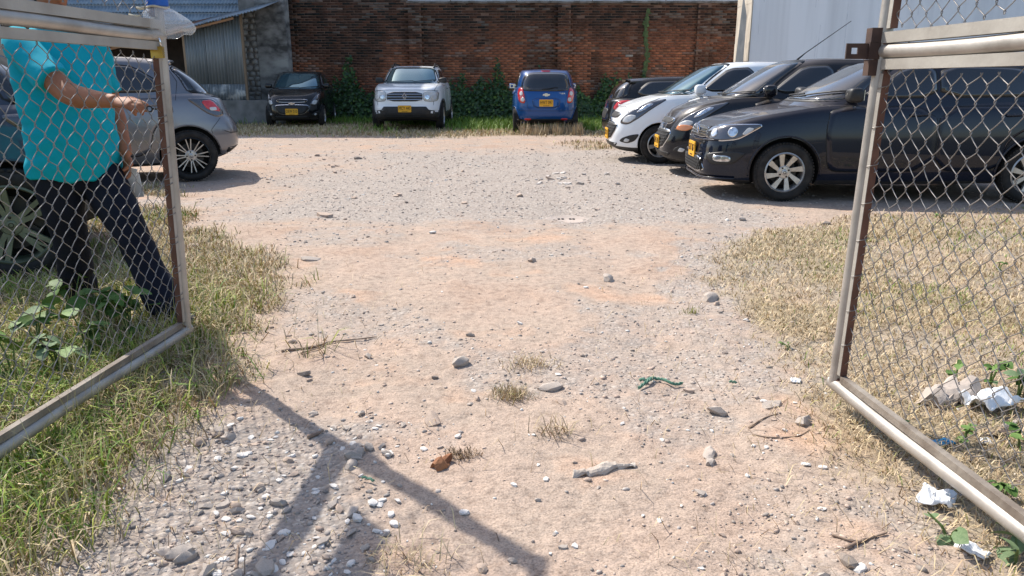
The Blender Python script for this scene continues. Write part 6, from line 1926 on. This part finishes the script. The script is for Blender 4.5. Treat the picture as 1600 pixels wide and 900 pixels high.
def litter_straw():
    rg = np.random.default_rng(85); n0 = 9000
    y = 1.5 * (7 / 1.5) ** rg.random(n0); x = rg.uniform(-1, 1, n0) * (y * .69 + .2)
    near = np.maximum(sstep(-.9, 0, xl(y) - x), sstep(-.9, 0, x - xr(y)))
    k = rg.random(n0) < .04 + .5 * near; x, y = x[k], y[k]; n = len(x)
    blades('straw_litter', 'loose straw and twigs strewn along the rims of the drive', x, y, rg.uniform(.03, .12, n), np.full(n, .999), rg.uniform(.0015, .0035, n), pal(n, STRAW + [(.22, .15, .10)], 86), seed=87)
litter_straw()

# ------------------------------------------------------------------ single things on the ground
def on_ground(pts, lift=.006):
    out = []
    for px, py in pts:
        p = G(px, py); out.append(np.array([p[0], p[1], Hs(p[0], p[1]) + lift]))
    return out
def smooth_path(P, n=30):
    P = np.array(P); k = np.arange(len(P)); kk = np.linspace(0, len(P) - 1, n)
    return np.stack([pchip(k, P[:, c], kk) for c in range(3)], 1)
twig = mat('dead_wood', (.22, .15, .11), (.36, .27, .20), 14, rough=.9)
def stick(label, pts, r, seed, cat='stick', branch=None):
    t = thing('stick', label, cat, on_ground([pts[0]])[0])
    o0 = np.array(t.location)
    P = smooth_path(on_ground(pts, r * .9)) - o0
    MB().tube(P, np.linspace(r, r * .45, len(P)) * (1 + .15 * np.sin(np.arange(len(P)))), 7).build('stem', twig, t, smooth=True)
    if branch:
        P = smooth_path(on_ground(branch, r)) - o0
        MB().tube(P, np.linspace(r * .7, r * .3, len(P)), 6).build('twig', twig, t, smooth=True)
stick('long thin dead stick with a side twig on the left of the drive', [(440, 553), (490, 545), (515, 537), (550, 530), (588, 520)], .007, 1, branch=[(470, 556), (500, 546), (516, 537)])
stick('thin bent twig lying above the right straw near the rubble', [(1170, 668), (1195, 655), (1215, 650)], .0035, 2)
stick('thin curved twig running to the right straw below the bent twig', [(1175, 680), (1210, 688), (1245, 684), (1265, 676)], .0035, 3)
stick('dark splintered stick among straw on the lower right', [(1322, 858), (1350, 848), (1385, 838)], .006, 4, branch=[(1300, 838), (1335, 850), (1350, 849)])
stick('short upright twig in the lower left shadow', [(368, 885), (370, 862), (371, 842)], .005, 5)
stick('dark broken stick where the two gate shadows meet', [(480, 680), (496, 676), (505, 672)], .008, 6)
# long concrete-like piece, upright finger of stone, rusty lump, rope, rags
def lump(name, label, cat, pts, radii, m, seed, flat=.7, kids=None):
    P = smooth_path(on_ground(pts, np.mean(radii) * .12), 22); k = np.linspace(0, len(radii) - 1, 22)
    rr = np.interp(k, np.arange(len(radii)), radii)
    c0 = P.mean(0); mb = MB().tube(P - c0, rr, 12, flat=flat)
    V = mb.v[0]; mb.v[0] = V + (fbm(V[:, 0] * 40, V[:, 1] * 40 + V[:, 2] * 60, seed, 4)[:, None] - .5) * np.mean(radii) * 1.5
    o = mb.build(name, m, angle=28); o.location = c0
    return tag(o, label, cat)
crust = mat('crumbly_concrete', (.42, .35, .29), (.54, .47, .40), 18, rough=.95, bump=.5, bscale=50)
lump('concrete_strip', 'long crumbly tan concrete strip half sunk in the drive', 'concrete piece', [(895, 744), (930, 740), (965, 731), (992, 730)], [.014, .024, .022, .012], crust, 1)
lump('stone_finger', 'upright grey finger of stone pointing down the drive', 'stone', [(1109, 702), (1108, 714), (1110, 727)], [.018, .020, .016], sm['grey'], 2)
lump('rusty_lump', 'rusty brown shell shaped lump on the drive', 'metal lump', [(681, 735), (690, 730), (701, 722)], [.020, .028, .018], mat('orange_rust', (.20, .075, .03), (.36, .16, .07), 12, rough=.8, bump=.4, bscale=50), 3, 1.0)
ropem = mat('green_twine', (.07, .17, .115), (.13, .25, .18), 50, rough=.85)
def rope(label, strands, r=1.0):
    t = thing('rope', label, 'rope', on_ground([strands[0][0]])[0]); o0 = np.array(t.location)
    for s in strands:
        P = smooth_path(on_ground(s, .012), 34) - o0
        P[:, 2] += .010 * r * np.abs(np.sin(np.linspace(0, 7, 34)))
        mb = MB()
        for ph in (0, 2.1, 4.2):
            a = np.linspace(0, 28, 34) + ph
            mb.tube(P + r * np.stack([.006 * np.cos(a), .006 * np.sin(a) * .6, .005 * np.sin(a)], 1), .0055 * r, 5)
        mb.build('strand', ropem, t, smooth=True)
rope('frayed green rope scrap on the right of the drive', [[(998, 608), (1012, 600), (1022, 592), (1036, 594), (1052, 599), (1066, 598)], [(1000, 596), (1010, 598), (1020, 593)]], .65)
rope('tiny scrap of green twine right of the tan block', [[(1140, 600), (1150, 601)]], .45)
rope('pale green twine scrap left of the slanting shadow', [[(566, 747), (576, 750), (584, 754)]], .4)
def crumple(name, label, cat, px, py, w, d, h, m, seed, rz=0):
    p = G(px, py); n = 13; u = np.linspace(-1, 1, n); U_, V_ = np.meshgrid(u, u)
    Z = h * (fbm(U_ * 2.2 + seed, V_ * 2.2, seed, 4) * 1.5 - .3) * (1 - .45 * np.maximum(np.abs(U_), np.abs(V_)) ** 4)
    jx = (fbm(U_ * 1.5, V_ * 1.5, seed + 3) - .5) * .5; jy = (fbm(U_ * 1.5, V_ * 1.5, seed + 4) - .5) * .5
    P = np.stack([(U_ + jx) * w / 2, (V_ + jy) * d / 2, np.maximum(Z, .002)], -1).reshape(-1, 3)
    F = [(i * n + j, i * n + j + 1, (i + 1) * n + j + 1, (i + 1) * n + j) for i in range(n - 1) for j in range(n - 1)]
    me = MB().add(P, F).mesh(name, angle=20)
    o = bpy.data.objects.new(name, me); COL.objects.link(o); md = o.modifiers.new('s', 'SOLIDIFY'); md.thickness = .003
    me2 = baked(o); o = link(name, me2, m); o.location = (p[0], p[1], Hs(p[0], p[1]) + .004); o.rotation_euler = (0, 0, rz)
    return tag(o, label, cat)
bag = mat('white_plastic_film', (.78, .79, .80), rough=.35); blu = mat('blue_wrapper_film', (.03, .30, .55), (.05, .38, .62), 20, rough=.3)
crumple('plastic_bag', 'crumpled white plastic bag in the weeds behind the right gate', 'bag', 1546, 640, .19, .14, .11, bag, 11, .4)
crumple('wrapper', 'bright blue wrapper behind the right gate pipe', 'wrapper', 1468, 692, .10, .05, .022, blu, 12, .2)
crumple('tissue', 'white crumpled tissue under the right gate pipe', 'tissue', 1462, 788, .12, .09, .05, bag, 13, .9)
crumple('tissue', 'small white scrap in the straw below the grey green seedling', 'tissue', 1518, 868, .075, .045, .022, bag, 14, 2.2)
crumple('paper_scrap', 'white torn scrap beside the dark board behind the right gate', 'paper', 1540, 690, .045, .035, .014, bag, 15, 1.2)
crumple('paper_scrap', 'tiny white scrap in the dry grass left of the free corner of the right gate', 'paper', 1243, 598, .05, .04, .015, bag, 16, 1.2)
crumple('paper_scrap', 'white scrap deep in the left grass below the gate pipe', 'paper', 34, 718, .10, .06, .03, bag, 18, .4)
lump('rubble_rock', 'big grey rock in the dry grass behind the right gate', 'rock', [(1452, 632), (1485, 622), (1515, 618)], [.05, .075, .05], crust if False else sm['grey'], 21)
lump('dark_board', 'dark broken board end beyond the blue wrapper', 'board', [(1530, 682), (1560, 680), (1590, 674)], [.016, .02, .016], mat('dark_wet_wood', (.07, .05, .04), (.12, .09, .07), 12, rough=.8), 22, .6)
lump('pale_stick', 'pale flat wood offcut lying beyond the dark board', 'board', [(1560, 672), (1585, 664), (1600, 660)], [.010, .013, .012], crust, 23, .6)

def manhole():
    p = G(886, 339); t = thing('manhole_cover', 'round dusty concrete manhole cover set in the gravel', 'manhole', (p[0], p[1], Hs(p[0], p[1])))
    m = mat('dusty_concrete_lid', (.37, .30, .255), (.44, .37, .32), 8, rough=.95, bump=.3, bscale=30)
    MB().lathe([(.205, -.01), (.205, .004), (.195, .010), (.18, .010), (.175, .007), (.001, .009)], 48).build('lid', m, t, angle=40)
    mb = MB()
    for x in (-.075, -.04, .03, .06): mb.box((x, .0, .010), (.022, .05, .006))
    mb.build('lifting_slot', M['well'], t)
manhole()
